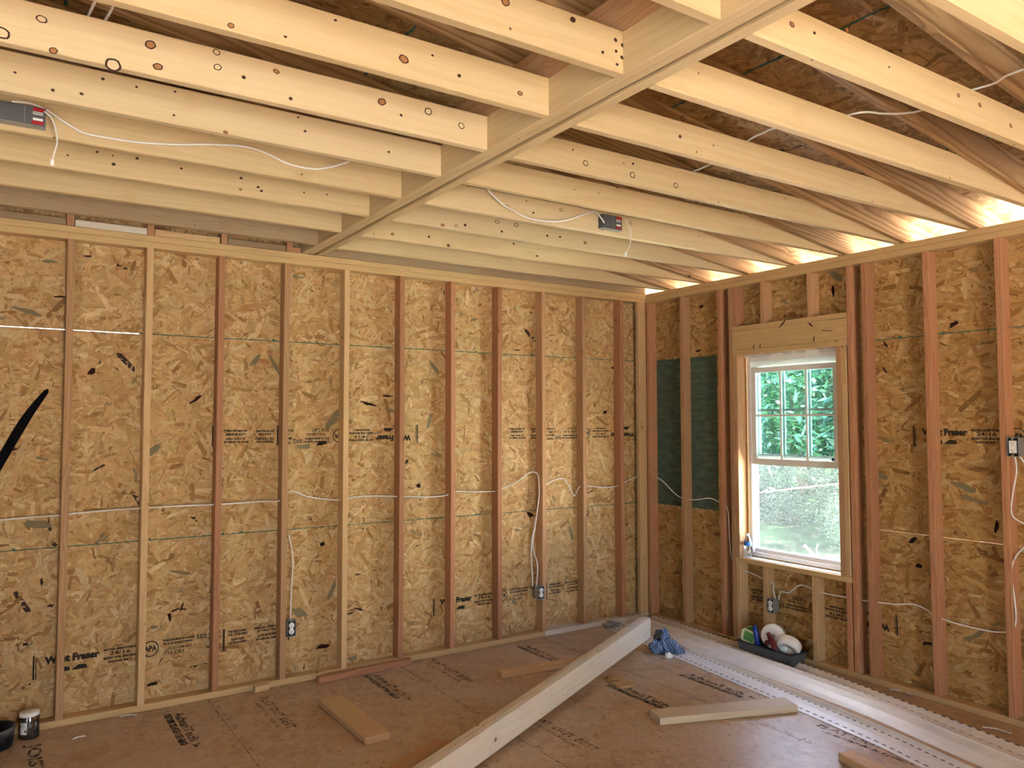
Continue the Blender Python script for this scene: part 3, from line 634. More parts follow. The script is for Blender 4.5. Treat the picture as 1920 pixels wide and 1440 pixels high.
# printing on the subfloor
g = G(); fz = Vector((0, 0, 0.0006))
def FT(s, x, y, h, w, b=0.01): text_into(g, s, Vector((x, y, 0.0006)), -Y, X, h, w, b)
def FR(x0, x1, y0, y1): g.poly([(x0, y0, .0006), (x1, y0, .0006), (x1, y1, .0006), (x0, y1, .0006)])
for xo, yo in ((-3.90, -0.19), (-2.695, -0.18), (-1.49, -0.17), (-1.495, -1.20), (-0.97, -1.30)):
    FR(xo - .022, xo + .016, yo - .02, yo - .53); FT('AdvanTech', xo + .026, yo - .03, 0.055, 0.47, 0.03)
    g.poly([(xo + .03, yo - .55, .0006), (xo + .07, yo - .54, .0006), (xo + .045, yo - .60, .0006)])
for xo, yo in ((-3.395, -0.23), (-2.205, -0.13), (-2.205, -1.37), (-0.985, -2.35)):
    FT('FLAT OUT BEST', xo, yo, 0.050, 0.57, 0.02); FT('QUIET STIFF FLOOR', xo - .052, yo - .06, 0.028, 0.46, 0.012)
for xo in (-3.655, -2.425, -1.215):
    for y0 in (-0.1, -1.35):
        FR(xo - .0025, xo + .0025, y0, y0 - 1.15)
        for k in range(9):
            yk = y0 - .15 - k * .115
            FT('8  16', xo + .018, yk, 0.014, 0.05); FT('16 OC', xo - .05, yk - .03, 0.013, 0.05) if k % 2 else FR(xo - .03, xo + .03, yk, yk - .004)
FT('JOIST', -4.60, -0.27, 0.085, 0.42, 0.02)
FT('FOR A QUIET', -1.036, -2.56, 0.034, 0.36, 0.012)
g.done('floor_print', M_INKF, floor)

# ================================================================== window
win = struct(empty('window_1', (0.03, -1.495, 0.66)))
fx0, fx1 = -0.003, 0.075
def wbox(nm, m, x, y, z, par=win, e=0.002):
    c = Vector(((x[0] + x[1]) / 2, (y[0] + y[1]) / 2, (z[0] + z[1]) / 2)); d = (x[1] - x[0], y[1] - y[0], z[1] - z[0])
    return c, d
def frame_mesh(boxes, nm, m, par):
    g = G()
    for x, y, z in boxes: g.box((x[0], min(y), z[0]), (x[1], max(y), z[1]), e=0.0015)
    o = g.done(nm, m); o.parent = par; o.matrix_parent_inverse = par.matrix_world.inverted(); return o
bpy.context.view_layer.update()
Y0, Y1, Z0, Z1 = -1.0995, -1.8935, 0.6555, 2.1350
frame_mesh([((fx0, fx1), (Y0, Y0 - .030), (Z0, Z1)), ((fx0, fx1), (Y1 + .030, Y1), (Z0, Z1)), ((fx0, fx1), (Y0 - .03, Y1 + .03), (Z1 - .030, Z1)), ((fx0, fx1), (Y0 - .03, Y1 + .03), (Z0, Z0 + .028)), ((fx0 + .02, fx1), (Y0 - .03, Y1 + .03), (Z0 + .028, Z0 + .055)), ((.045, .050), (Y0 - .03, Y0 - .045), (Z0 + .05, Z1 - .03)), ((.045, .050), (Y1 + .045, Y1 + .03), (Z0 + .05, Z1 - .03))], 'window_frame', M_WHITE, win)
def sash(x, z0, z1, mat, st=0.040, bt=0.045, nm='sash'):
    a, b = Y0 - .031, Y1 + .031
    bx = [(x, (a, a - st), (z0, z1)), (x, (b + st, b), (z0, z1)), (x, (a - st, b + st), (z1 - st, z1)), (x, (a - st, b + st), (z0, z0 + bt))]
    s = frame_mesh(bx, nm, mat, win)
    xm = (x[0] + x[1]) / 2; gx = (xm - .004, xm + .004); gr = []
    for k in (1, 2):
        yc = (a - st) + ((b + st) - (a - st)) * k / 3; gr.append((gx, (yc - .008, yc + .008), (z0 + bt, z1 - st)))
    zc = (z0 + bt + z1 - st) / 2; gr.append(((gx[0] - .0006, gx[1] + .0006), (a - st, b + st), (zc - .008, zc + .008)))
    o = frame_mesh(gr, 'grid_bars', mat, s)
    frame_mesh([((xm + .006, xm + .008), (a - st, b + st), (z0 + bt, z1 - st))], 'pane', M_GLASS, s)
    return s
lower = sash((0.004, 0.026), 1.335, 2.060, M_WHITE); lower['label'] = 'inner sash slid up, six lights'
upper = sash((0.040, 0.062), 1.370, 2.104, M_WHITE, nm='sash'); upper['label'] = 'fixed upper sash behind the raised one'
frame_mesh([((.068, .0685), (Y0 - .03, Y1 + .03), (Z0 + .05, 1.40))], 'insect_screen', M_SCREEN, win)
g = G(); c = Vector((-0.0035, -1.80, 1.382 - .02))
for k in range(1): g.lathe([(0.0, 0.0), (0.011, 0.0), (0.011, 0.002)], 16, Matrix.Translation((0.003, -1.812, 1.395)) @ Matrix.Rotation(-math.pi / 2, 4, 'Y'))
o = g.done('sticker', flat('blue_sticker', (0.02, 0.10, 0.25))); o.parent = win; o.matrix_parent_inverse = win.matrix_world.inverted()
# crumpled white flashing at the head and along the jamb
g = G(); N = 26
for k in range(N):
    y0 = -1.095 - (0.80) * k / N; y1 = -1.095 - 0.80 * (k + 1) / N
    f = lambda i: (-0.030 + 0.012 * math.sin(i * 1.3) + 0.006 * math.sin(i * 3.1), 2.150 - 0.006 * abs(math.sin(i * .7)))
    (xa_, za), (xc, zc) = f(k), f(k + 1)
    g.poly([(0.01, y0, 2.136), (0.01, y1, 2.136), (xc, y1, zc - .012), (xa_, y0, za - .012)]); g.poly([(xa_, y0, za - .012), (xc, y1, zc - .012), (xc + .01, y1, 2.155), (xa_ + .01, y0, 2.155)])
o = g.done('flashing', M_WHITE); o.parent = win; o.matrix_parent_inverse = win.matrix_world.inverted()
g = G(); g.box((-0.075, -1.900, 0.6435), (0.0, -1.095, 0.6475)); o = g.done('sill_pan', M_WHITE); o.parent = win; o.matrix_parent_inverse = win.matrix_world.inverted()

# ================================================================== cables
def cable(pts, label, r=0.0045, name='cable', group=None, mat=None):
    g = G().tube(smooth_path(pts, 5), r, 8); return thing(g.done(name, mat or M_CABLE), label, 'cable', group)
def A(px, py, y=-0.047): return at(px, py, 'y', y)
def B(px, py, x=-0.047): return at(px, py, 'x', x)
cable([A(-60, 978)] + [A(*p) for p in [(0, 975), (60, 970), (113, 966), (135, 963), (200, 957), (262, 953), (330, 949), (402, 946), (440, 944), (490, 940), (523, 939), (545, 921), (575, 931), (610, 936), (640, 937), (665, 932), (700, 930), (746, 931), (800, 932), (835, 929), (850, 922), (890, 922), (928, 921), (945, 915), (970, 903), (990, 888), (1001, 885)]] + [A(1009, 892, -.06), A(1011, 920, -.068), A(1009, 945, -.07), A(1003, 985, -.07), A(997, 1015, -.07), A(996, 1045, -.07), A(999, 1099, -.066)], 'long white cable along the long wall, dipping down to the outlet box')
cable([A(1006, 1100, -.066), A(1008, 1060, -.066), A(1001, 1035, -.068), A(999, 1015, -.06), A(1005, 975, -.06), A(1010, 940, -.055), A(1013, 915, -.047), A(1027, 906), A(1040, 900), A(1058, 898), A(1068, 915), A(1077, 930), A(1083, 918), A(1090, 911), A(1110, 912), A(1135, 914), A(1158, 911), A(1172, 904), A(1188, 896), A(1205, 893)], 'white cable looping up from outlet box and on to the room corner')
cable([A(541, 1002, -.05), A(547, 1030, -.05), A(549, 1060, -.055), A(546, 1110, -.06), A(544.5, 1163, -.062)], 'short white cable dropping to outlet box nearest the jar')
cable([B(1222, 893, -.03), B(1240, 900), B(1265, 925), B(1282, 935), B(1305, 937), B(1330, 934), B(1348, 941)], 'white cable crossing the green panel')
cable([B(1361, 945), B(1366, 965, -.06), B(1368, 1010, -.06), B(1372, 1045, -.06), B(1380, 1062, -.05)], 'white cable hanging in the dark gap beside the window framing')
cable([B(1380, 1064), B(1393, 1069), B(1412, 1076), B(1430, 1085), B(1441, 1089), B(1450, 1096), B(1450, 1105, -.06), B(1454, 1123, -.06)], 'white cable under the sill entering the outlet box from the corner side')
cable([B(1460, 1124, -.06), B(1464, 1110, -.055), B(1470, 1110), B(1480, 1111), B(1490, 1103), B(1502, 1097), B(1522, 1103), B(1545, 1112), B(1570, 1117), B(1595, 1121), B(1620, 1126), B(1645, 1129), B(1680, 1133), B(1712, 1133), B(1735, 1142), B(1755, 1155), B(1780, 1165), B(1820, 1176), B(1860, 1184), B(1885, 1185), B(1898, 1182, -.06), B(1905, 1165, -.066), B(1903, 1130, -.07), B(1898, 1090, -.07), B(1898, 1062, -.07), B(1907, 1040, -.065), B(1930, 1018, -.05)], 'long sagging white cable through studs beyond the window')
cable([B(1903, 857, -.065), B(1906, 885, -.07), B(1899, 925, -.07), B(1896, 955, -.07), B(1902, 972, -.065), B(1925, 984, -.05)], 'white cable dropping from the high outlet box')
cable([B(1911, 854, -.05), B(1925, 874, -.045)], 'stub of white cable leaving the high outlet box sideways')
yJ = -1.606
def J(px, py, y=yJ): return at(px, py, 'y', y)
cable([J(22, 190, -1.645), J(40, 191, -1.645), J(62, 195, -1.63), J(90, 208), J(130, 235), J(160, 250), J(200, 258), J(260, 267), J(330, 271), J(400, 271), J(460, 275), J(500, 288), J(540, 307), J(580, 316), J(612, 315), J(655, 303, -1.66)], 'wavy white cable from the driver box on the windowless side of girder')
cable([J(83, 209, -1.63), J(97, 222, -1.64), J(105, 245, -1.645), J(107, 268, -1.65), J(101, 290, -1.65), J(98, 302, -1.65)], 'thin lead with plug hanging from the driver box on the windowless side of girder', 0.0028)
cable([at(913, 352, 'y', -1.64), J(925, 367, -1.62), J(945, 385, -1.61), J(975, 402, -1.61), J(1000, 411, -1.61), J(1030, 415, -1.62), J(1060, 413, -1.61), J(1095, 402), J(1114, 397), J(1125, 406, -1.61), J(1133, 418, -1.625)], 'drooping white cable to the driver box on the window side of girder')
cable([J(1172, 411, -1.63), J(1180, 424, -1.64), J(1183, 440, -1.65), J(1181, 458, -1.65), J(1174, 476, -1.65)], 'thin lead hanging from the driver box on the window side of girder', 0.0028)
for nm, p, lb in (('plug', (98, 305), 0), ('plug', (1173, 477), 1)):
    c = J(*p, -1.65); g = G().box(c - Vector((.006, .004, .012)), c + Vector((.006, .004, .012)), e=0.002)
    thing(g.done('lead_plug', M_DEVICE), ['small plug at the end of the lead on the windowless side of girder', 'small plug at the end of the lead on the window side of girder'][lb], 'plug', 'lead plugs')
zc = 2.903
def K(px, py, z=2.93): return at(px, py, 'z', z)
cable([K(181, -6), K(178, 2), K(172, 16), K(165, 31), K(160, 42, 2.90)], 'white cable over the big-knotted joist, nearer the room side', group='cable pair over the knotted joist')
cable([K(214, 6), K(208, 20), K(201, 32), K(196, 42, 2.90)], 'white cable over the big-knotted joist, nearer the girder', group='cable pair over the knotted joist')
cable([(-1.62, -4.2, 2.945), (-1.60, -4.0, 2.95), K(1900, 137), K(1860, 158), (-1.66, -3.5, 2.925), K(1735, 204), K(1700, 212), K(1655, 213), K(1612, 211), (-1.86, -3.05, 2.92), K(1455, 240), K(1430, 250), K(1408, 260), (-1.90, -2.6, 2.915), K(1328, 310), (-1.84, -2.2, 2.915)], 'white cable lying across the tops of joists between girder and window wall')

# ================================================================== outlet boxes and driver boxes
def outlet(c, yaw, label, decora=False, h=0.098, w=0.056, d=0.062, tilt=0.0):
    r = empty('outlet_box', c, yaw); thing(r, label, 'outlet'); bpy.context.view_layer.update()
    def P(g, nm, m, par=r): o = g.done(nm, m); o.parent = par; return o
    g = G(); t = 0.002
    for lo, hi in (((-w / 2, 0, -h / 2), (-w / 2 + t, d, h / 2)), ((w / 2 - t, 0, -h / 2), (w / 2, d, h / 2)), ((-w / 2, 0, h / 2 - t), (w / 2, d, h / 2)), ((-w / 2, 0, -h / 2), (w / 2, d, -h / 2 + t)), ((-w / 2, d - t, -h / 2), (w / 2, d, h / 2))): g.box(lo, hi)
    for sz in (-1, 1): g.box((-.008, -.001, sz * h / 2 - .004), (.008, .002, sz * h / 2 + .004))
    P(g, 'box_shell', M_BOXG)
    g = G().box((-w / 2 + t, 0.012, -h / 2 + t), (w / 2 - t, 0.016, h / 2 - t)); P(g, 'dark_inside', M_BLACK)
    g = G()
    if decora: g.box((-.0165, -.004, -.034), (.0165, .012, .034), e=.002)
    else:
        for s in (-1, 1):
            g.lathe([(0.0, 0), (.0155, 0), (.0170, .002), (.0170, .012)], 24, Matrix.Translation((0, -.004, s * .0195)) @ Matrix.Rotation(-math.pi / 2, 4, 'X'))
        g.box((-.010, -.002, -.018), (.010, .010, .018))
    rc = P(g, 'receptacle', M_DEVICE)
    for s in (-1, 1):
        z = s * .0195
        for dx, hh in ((-.0062, .0045), (.0062, .0036)): P(G().box((dx - .0011, -.0046, z + .002 - hh), (dx + .0011, -.0030, z + .002 + hh)), 'socket_slot', M_BLACK, rc)
        P(G().lathe([(0.0, 0), (.0024, 0), (.0024, .001)], 10, Matrix.Translation((0, -.0046, z - .0088)) @ Matrix.Rotation(-math.pi / 2, 4, 'X')), 'ground_hole', M_BLACK, rc)
        m_ = P(G().box((-.007, -.001, s * .043 - .005), (.007, .001, s * .043 + .005)), 'mounting_ear', M_STEEL)
        P(G().lathe([(0, 0), (.003, .0006), (.003, .001)], 10, Matrix.Translation((0, -.002, s * .043)) @ Matrix.Rotation(-math.pi / 2, 4, 'X')), 'screw', M_STEEL, m_)
    return r
outlet((-3.1555, -0.097, 0.347), 0.0, 'outlet box with white duplex receptacle, nearest the jar on the long wall')
outlet((-1.2165, -0.104, 0.341), 0.0, 'outlet box with two cables, on the long wall near the corner')
outlet((-0.098, -1.350, 0.338), math.radians(-90), 'outlet box below the window beside the short pale stud')
outlet((-0.098, -2.985, 1.512), math.radians(-90), 'high outlet box with square-faced receptacle on the window wall', True, 0.104, 0.060)
def driver_box(x0, x1, z0, z1, y, label):
    r = empty('driver_box', ((x0 + x1) / 2, y, z0)); thing(r, label, 'driver box', 'lighting driver boxes on the joists'); bpy.context.view_layer.update()
    def P(g, nm, m, par=r): o = g.done(nm, m); o.parent = par; o.matrix_parent_inverse = r.matrix_world.inverted(); return o
    P(G().box((x0, y, z0), (x1, y + .042, z1), e=.002), 'housing', M_DKGR)
    xs = x1 - 0.060
    P(G().box((x0 - .001, y - .0015, z0 + .002), (xs - .012, y + .001, z1 - .002)), 'lid', M_DKGR)
    P(G().box((x0, y - .001, z0 - .003), (x1 + .001, y + .043, z0 - .0005)), 'lower_flange', M_BOXG)
    H = z1 - z0
    P(G().box((xs + .018, y - .0012, z1 - H * .24), (x1 - .004, y + .0, z1 - .004)), 'red_label', M_REDL); P(G().box((xs + .014, y - .0012, z0 + .004), (x1 - .008, y, z0 + H * .22)), 'red_label', M_REDL)
    P(G().box((xs + .018, y - .0012, z1 - H * .42), (x1 - .010, y, z1 - H * .28)), 'white_label', M_DEVICE); P(G().box((xs + .018, y - .0012, z0 + H * .26), (x1 - .010, y, z0 + H * .38)), 'white_label', M_DEVICE)
    g = G()
    for q in range(5): g.box((xs + .021 + q * .006, y - .0016, z1 - H * .39), (xs + .0245 + q * .006, y - .0012, z1 - H * .31))
    P(g, 'label_print', M_BLACK)
    g = G().box((xs - .010, y - .0012, z0 + .004), (xs - .0085, y, z1 - .004)); P(g, 'lid_seam', M_BOXG)
    return r
driver_box(-4.86, -4.622, 2.782, 2.853, -1.630, 'grey driver box with red labels on the windowless side of girder')
driver_box(-1.845, -1.700, 2.782, 2.860, -1.612 - .002, 'grey driver box with red labels on the window side of girder')

# ================================================================== lumber on the floor
def lying(name, a, b, W, H, z, m, label, cat='board', seg=1, bow=0.0, parent=None, side=0.0, tiltz=(0, 0), e=0.003):
    """Board from floor point a to b (centre line of its base), W wide, H tall, base heights z at each end."""
    a = Vector((a[0], a[1], z[0])); b = Vector((b[0], b[1], z[1])); d = b - a; L = d.length; X_ = d.normalized(); Y_ = Vector((0, 0, 1)).cross(X_).normalized(); Z_ = X_.cross(Y_)
    c = (a + b) / 2 + Z_ * H / 2 + Y_ * side
    M = Matrix((X_, Y_, Z_)).transposed().to_4x4(); M.translation = c
    o = G().prism(L, W, H, e, seg, (bow, 0)).done(name, m, None, M)
    if parent: o.parent = parent; o.matrix_parent_inverse = parent.matrix_world.inverted()
    if label: thing(o, label, cat)
    return o
bm_ = empty('built_up_beam', (-0.72, -0.78, 0)); thing(bm_, 'long two-ply built-up beam lying across the floor', 'beam'); bpy.context.view_layer.update()
dB = Vector((-0.8982, -0.4396)); nB = Vector((-0.4396, 0.8982)); s0 = Vector((-0.7150, -0.7775)); s1 = s0 + dB * 3.05
bp1 = lying('beam_ply', s0 + nB * 0.0185, s1 + nB * 0.0185, 0.0365, 0.140, (0.0800, 0.0010), M_WHITEWD, None, seg=1, parent=bm_)
bp2 = lying('beam_ply', s0 + nB * 0.0585 - dB * 0.01, s1 + nB * 0.0585, 0.0365, 0.138, (0.0800, 0.0010), M_PALE2, None, parent=bm_)
lying('flat_plank', (-2.800, -1.495), (-4.05, -2.130), 0.14, 0.038, (0.0006, 0.0006), M_TAN, 'flat plank lying under the near end of the long beam', 'plank')
lying('wood_offcut', (-3.070, -0.562), (-3.062, -1.232), 0.140, 0.038, (0.0006, 0.0006), M_PALE, 'wide flat offcut lying on the floor between wall and long beam', 'offcut', e=.005)
lying('wood_offcut', (-3.008, -0.171), (-2.345, -0.135), 0.052, 0.040, (0.0006, 0.0006), M_RED, 'reddish offcut lying against the bottom plate of the long wall', 'offcut')
lying('wood_offcut', (-1.985, -0.712), (-1.32, -0.775), 0.066, 0.038, (0.0006, 0.0006), M_PALE, 'narrow offcut with its end behind the long beam', 'offcut')
lying('wood_offcut', (-1.665, -1.812), (-0.873, -2.103), 0.140, 0.038, (0.0006, 0.0006), M_PALE2, 'pale wide board lying flat, pointing at the white siding', 'offcut')
lying('wood_offcut', (-1.236, -2.690), (-1.36, -3.35), 0.089, 0.038, (0.0006, 0.0006), M_PALE, 'offcut beside the white siding at the near edge of the floor', 'offcut')
lying('wood_offcut', (-3.39, -0.115), (-3.30, -0.108), 0.036, 0.036, (0.0006, 0.0006), M_PALE, 'tiny pale block against the bottom plate, white cable scraps on it', 'offcut')
c = [at(x, y, 'z', .012) for x, y in ((1127, 1268), (1166, 1288), (1191, 1283), (1155, 1263))]
g = G().slab([(q.x, q.y, .0008) for q in c], (0, 0, .0115)); o = g.done('board_scrap', M_OSBA); strands('strand_pattern', o, (0, 0, .0124), (1, 0, 0), (0, 1, 0), (0, 0, 1), (-1.465, -1.345, -1.30, -1.11), 3000, (.05, 1), PAL_A, 40, depth=.0006); thing(o, 'small strand board scrap beside the long beam', 'scrap')

# ================================================================== vinyl siding
def siding(path, prof, slots, m, label, prints=None, th=0.0014):
    """Bent strip along a floor path; prof is (distance toward the room, height) from the strip's wall-side edge."""
    P = smooth_path([Vector((x, y, 0)) for x, y in path], 8)
    cum = [0.0]
    for p, q in zip(P, P[1:]): cum.append(cum[-1] + (q - p).length)
    L = cum[-1]; r = empty('vinyl_siding', P[0]); thing(r, label, 'siding'); bpy.context.view_layer.update()
    def pt(s, w, z):
        i = 0
        while i < len(cum) - 2 and cum[i + 1] < s: i += 1
        f = (s - cum[i]) / (cum[i + 1] - cum[i]); p = P[i].lerp(P[i + 1], f)
        d = (P[min(i + 2, len(P) - 1)] - P[max(i - 1, 0)]).normalized()
        return p + Vector((d.y, -d.x, 0)) * w + Vector((0, 0, z))
    n = len(prof); g = G(); R_ = []
    for s in cum:
        top = [g.b.verts.new(pt(s, w, z + th)) for w, z in prof]; bot = [g.b.verts.new(pt(s, w, max(z, .0004))) for w, z in prof]; R_.append(top + bot[::-1])
    k = 2 * n
    for r1, r2 in zip(R_, R_[1:]):
        for j in range(k): g.b.faces.new((r1[j], r1[(j + 1) % k], r2[(j + 1) % k], r2[j]))
    g.b.faces.new(R_[0][::-1]); g.b.faces.new(R_[-1])
    o = g.done('panel_strip', m); o.parent = r; o.matrix_parent_inverse = r.matrix_world.inverted()
    g = G(); e_ = .0006
    for w0, w1, z, pitch, ln in slots:
        for q in range(int(L / pitch)):
            s = q * pitch + 0.01
            g.poly([pt(s, w0, z[0] + th + e_), pt(s + ln, w0, z[0] + th + e_), pt(s + ln, w1, z[1] + th + e_), pt(s, w1, z[1] + th + e_)])
    o = g.done('slot_groove_pattern', M_SLOT); o['kind'] = 'stuff'; o.parent = r; o.matrix_parent_inverse = r.matrix_world.inverted()
    if prints:
        MP = flat('grey_print', (0.3, 0.3, 0.3))
        for s, w, z in prints:
            g = G(); U = (pt(s + .1, w, z) - pt(s, w, z)).normalized(); V_ = (pt(s, w - .01, z) - pt(s, w, z)).normalized()
            g.poly([pt(s - .045, w + .005, z), pt(s - .028, w + .005, z), pt(s - .028, w - .006, z), pt(s - .045, w - .006, z)])
            text_into(g, 'VINYL SIDING  ASTM D3679', pt(s - .015, w + .004, z), U, V_, 0.008, 0.26, 0.0)
            o = g.done('printed_line', MP); o.parent = r; o.matrix_parent_inverse = r.matrix_world.inverted()
    return r
siding([(-0.090, -0.150), (-0.165, -1.5), (-0.265, -2.2), (-0.405, -3.0), (-0.70, -4.4)], [(0, .030), (.004, .031), (.018, .024), (.045, .010), (.058, .003), (.064, .001), (.075, .003), (.190, .002)], [(.005, .0105, (.0306, .0285), .052, .026)], M_WHITE, 'white vinyl siding strip lying closest to the window wall')
siding([(-0.185, -0.125), (-0.375, -2.2), (-0.510, -2.93), (-0.82, -4.4)], [(0, .034), (.004, .037), (.066, .039), (.074, .049), (.084, .049), (.090, .041), (.150, .030), (.195, .014), (.222, .001), (.225, .0005)], [(.008, .0135, (.0372, .0374), .052, .026)], M_WHITE, 'middle white vinyl siding strip with printed lettering on its flange', [(0.95, .045, .0402), (1.75, .045, .0402), (2.60, .045, .0402)])
siding([(-0.430, -0.140), (-0.725, -2.4), (-0.865, -3.1), (-1.16, -4.4)], [(0, .001), (.002, .026), (.014, .028), (.020, .013), (.026, .009), (.034, .010), (.098, .009), (.106, .014), (.112, .013), (.165, .006), (.186, .002)], [(.036, .044, (.0101, .0100), .046, .024), (.155, .1615, (.0073, .0066), .052, .028)], M_WHITE, 'white vinyl trim strip nearest the room middle, beside the blue bag')
g = G()
g.box((-0.47, -0.125, 0.003), (-0.27, -0.098, 0.030), e=.012); thing(g.done('trim_stub', M_WHITE, None), 'rounded white trim end sticking out behind the long beam', 'trim')

# ================================================================== tray of odds and ends under the window
g = G(); bx = ((-0.295, -0.120), (-1.670, -1.215))
def tray_shell():
    g = G(); (xa, xb2), (ya, yb) = bx; o = 0.022; t = .004
    lo = [(xa + o, ya + o), (xb2 - o, ya + o), (xb2 - o, yb - o), (xa + o, yb - o)]; hi = [(xa, ya), (xb2, ya), (xb2, yb), (xa, yb)]
    h = 0.098
    L_ = [g.b.verts.new((x, y, .001)) for x, y in lo]; H_ = [g.b.verts.new((x, y, h)) for x, y in hi]
    Li = [g.b.verts.new((x + (t if x < -.2 else -t), y + (t if y < -1.44 else -t), .006)) for x, y in lo]; Hi = [g.b.verts.new((x + (t if x < -.2 else -t), y + (t if y < -1.44 else -t), h)) for x, y in hi]
    g.b.faces.new(L_[::-1]); g.b.faces.new(Li)
    for k in range(4):
        j = (k + 1) % 4
        g.b.faces.new((L_[k], L_[j], H_[j], H_[k])); g.b.faces.new((Li[j], Li[k], Hi[k], Hi[j])); g.b.faces.new((H_[k], H_[j], Hi[j], Hi[k]))
    return g
ty = empty('plastic_tray', (-0.21, -1.44, 0)); thing(ty, 'dark plastic tray of odds and ends below the window', 'tray'); bpy.context.view_layer.update()
o = tray_shell().done('tray_body', M_DKGR); o.parent = ty; o.matrix_parent_inverse = ty.matrix_world.inverted()
g = G(); g.box((-0.301, -1.676, .092), (-0.292, -1.209, .100)); g.box((-0.123, -1.676, .092), (-0.114, -1.209, .100)); g.box((-0.292, -1.676, .092), (-0.123, -1.667, .100)); g.box((-0.292, -1.218, .092), (-0.123, -1.209, .100))
o = g.done('rim', M_BLACK); o.parent = ty; o.matrix_parent_inverse = ty.matrix_world.inverted()
def roll(c, r, ri, w, dirv, label, gr):
    M = Matrix.Translation(c) @ Vector(dirv).to_track_quat('Z', 'Y').to_matrix().to_4x4()
    g = G().lathe([(ri, -w / 2), (r - .003, -w / 2), (r, -w / 2 + .003), (r, w / 2 - .003), (r - .003, w / 2), (ri, w / 2), (ri, -w / 2)], 40, M)
    return thing(g.done('tape_roll', M_DEVICE), label, 'tape roll', gr)
roll((-0.205, -1.462, 0.166), 0.082, 0.014, 0.050, (-1, -0.35, 0.15), 'upright white roll standing in the tray', 'white rolls in the tray')
roll((-0.205, -1.590, 0.128), 0.076, 0.038, 0.066, (-0.75, -0.15, -0.60), 'white roll leaning over at the tray end farthest from the corner', 'white rolls in the tray')
g = G().lathe([(0, 0), (.017, 0), (.020, .006), (.020, .12), (.017, .135), (.015, .16), (.0, .165)], 20, Matrix.Translation((-0.232, -1.352, 0.055)) @ Matrix.Rotation(math.radians(-10), 4, 'X'))
thing(g.done('blue_bottle', flat('blue_plastic', (0.01, 0.035, 0.30), 0.35, 0.5)), 'slim blue plastic tube standing in the tray', 'bottle')
pk = empty('sponge_pack', (-0.20, -1.26, .07)); thing(pk, 'green and white wrapped pack at the corner end of the tray', 'pack'); bpy.context.view_layer.update()
MG = flat('pack_green', (0.10, 0.30, 0.07), 0.4, 0.4); MW = flat('pack_cream', (0.65, 0.66, 0.45), 0.4, 0.4)
g = G(); Mp = Matrix.Translation((-0.205, -1.265, .130)) @ Matrix.Rotation(.25, 4, 'X') @ Matrix.Rotation(.2, 4, 'Z')
g.box((-.045, -.052, -.045), (.045, .052, .045), Mp, e=.012); o = g.done('wrapper', MW); o.parent = pk; o.matrix_parent_inverse = pk.matrix_world.inverted()
g = G(); g.box((-.0465, -.045, -.030), (.0465, .030, .036), Mp, e=.006); g.box((-.03, -.030, .0), (.03, .035, .047), Mp, e=.004); o = g.done('green_print', MG); o.parent = pk; o.matrix_parent_inverse = pk.matrix_world.inverted()
gun = empty('caulk_tool', (-0.25, -1.53, .06)); thing(gun, 'dark red hand tool leaning against the white rolls', 'tool'); bpy.context.view_layer.update()
MR = flat('dark_red_plastic', (0.13, 0.012, 0.010), 0.4, 0.4)
g = G().tube(smooth_path([(-0.262, -1.462, .196), (-0.268, -1.478, .176), (-0.272, -1.500, .145), (-0.275, -1.525, .11), (-0.270, -1.545, .075)], 5), lambda t: .013 + .006 * math.sin(t * 3.1), 10); o = g.done('tool_body', MR); o.parent = gun; o.matrix_parent_inverse = gun.matrix_world.inverted()
g = G().tube(smooth_path([(-0.270, -1.500, .150), (-0.276, -1.470, .140), (-0.278, -1.452, .128), (-0.274, -1.470, .118)], 5), lambda t: .012, 10); o = g.done('trigger_grip', MR); o.parent = gun; o.matrix_parent_inverse = gun.matrix_world.inverted()

# ================================================================== jar and bucket by the long wall
jr = empty('fastener_jar', (-4.566, -0.158, 0)); thing(jr, 'clear plastic jar of screws with white lid by the long wall', 'jar'); bpy.context.view_layer.update()
def JP(g, nm, m): o = g.done(nm, m); o.parent = jr; o.matrix_parent_inverse = jr.matrix_world.inverted(); return o
cj = Matrix.Translation((-4.566, -0.158, 0.0008))
JP(G().lathe([(0, 0), (.044, 0), (.048, .004), (.048, .100), (.044, .110), (.042, .124)], 32, cj), 'jar_body', M_CLEAR)
JP(G().lathe([(0, .134), (.043, .134), (.0465, .131), (.0465, .114), (.0435, .113)], 32, cj), 'lid', M_DEVICE)
g = G(); random.seed(4)
g.lathe([(0, .003), (.045, .003), (.0455, .06), (.043, .082), (0, .086)], 24, cj)
JP(g, 'fill', flat('screw_heap', (0.10, 0.085, 0.075), 0.4, 0.5, 0.5))
g = G()
for k in range(70):
    a = random.uniform(0, 6.28); zz = random.uniform(.01, .085); r_ = .0462; c = Vector((-4.566 + r_ * math.cos(a), -.158 + r_ * math.sin(a), zz)); d = Vector((-math.sin(a), math.cos(a), random.uniform(-1, 1))).normalized() * .008
    g.tube([c - d, c + d], .0012, 5)
o = JP(g, 'screws', M_STEEL); o['kind'] = 'stuff'
g = G()
lbl = []
for k in range(7):
    a = math.radians(-125 + k * 7 - 22); lbl.append(a)
for a, b in zip(lbl, lbl[1:]): g.poly([(-4.566 + .0487 * math.cos(a), -.158 + .0487 * math.sin(a), .030), (-4.566 + .0487 * math.cos(b), -.158 + .0487 * math.sin(b), .030), (-4.566 + .0487 * math.cos(b), -.158 + .0487 * math.sin(b), .090), (-4.566 + .0487 * math.cos(a), -.158 + .0487 * math.sin(a), .090)])
JP(g, 'paper_label', M_DEVICE)
g = G()
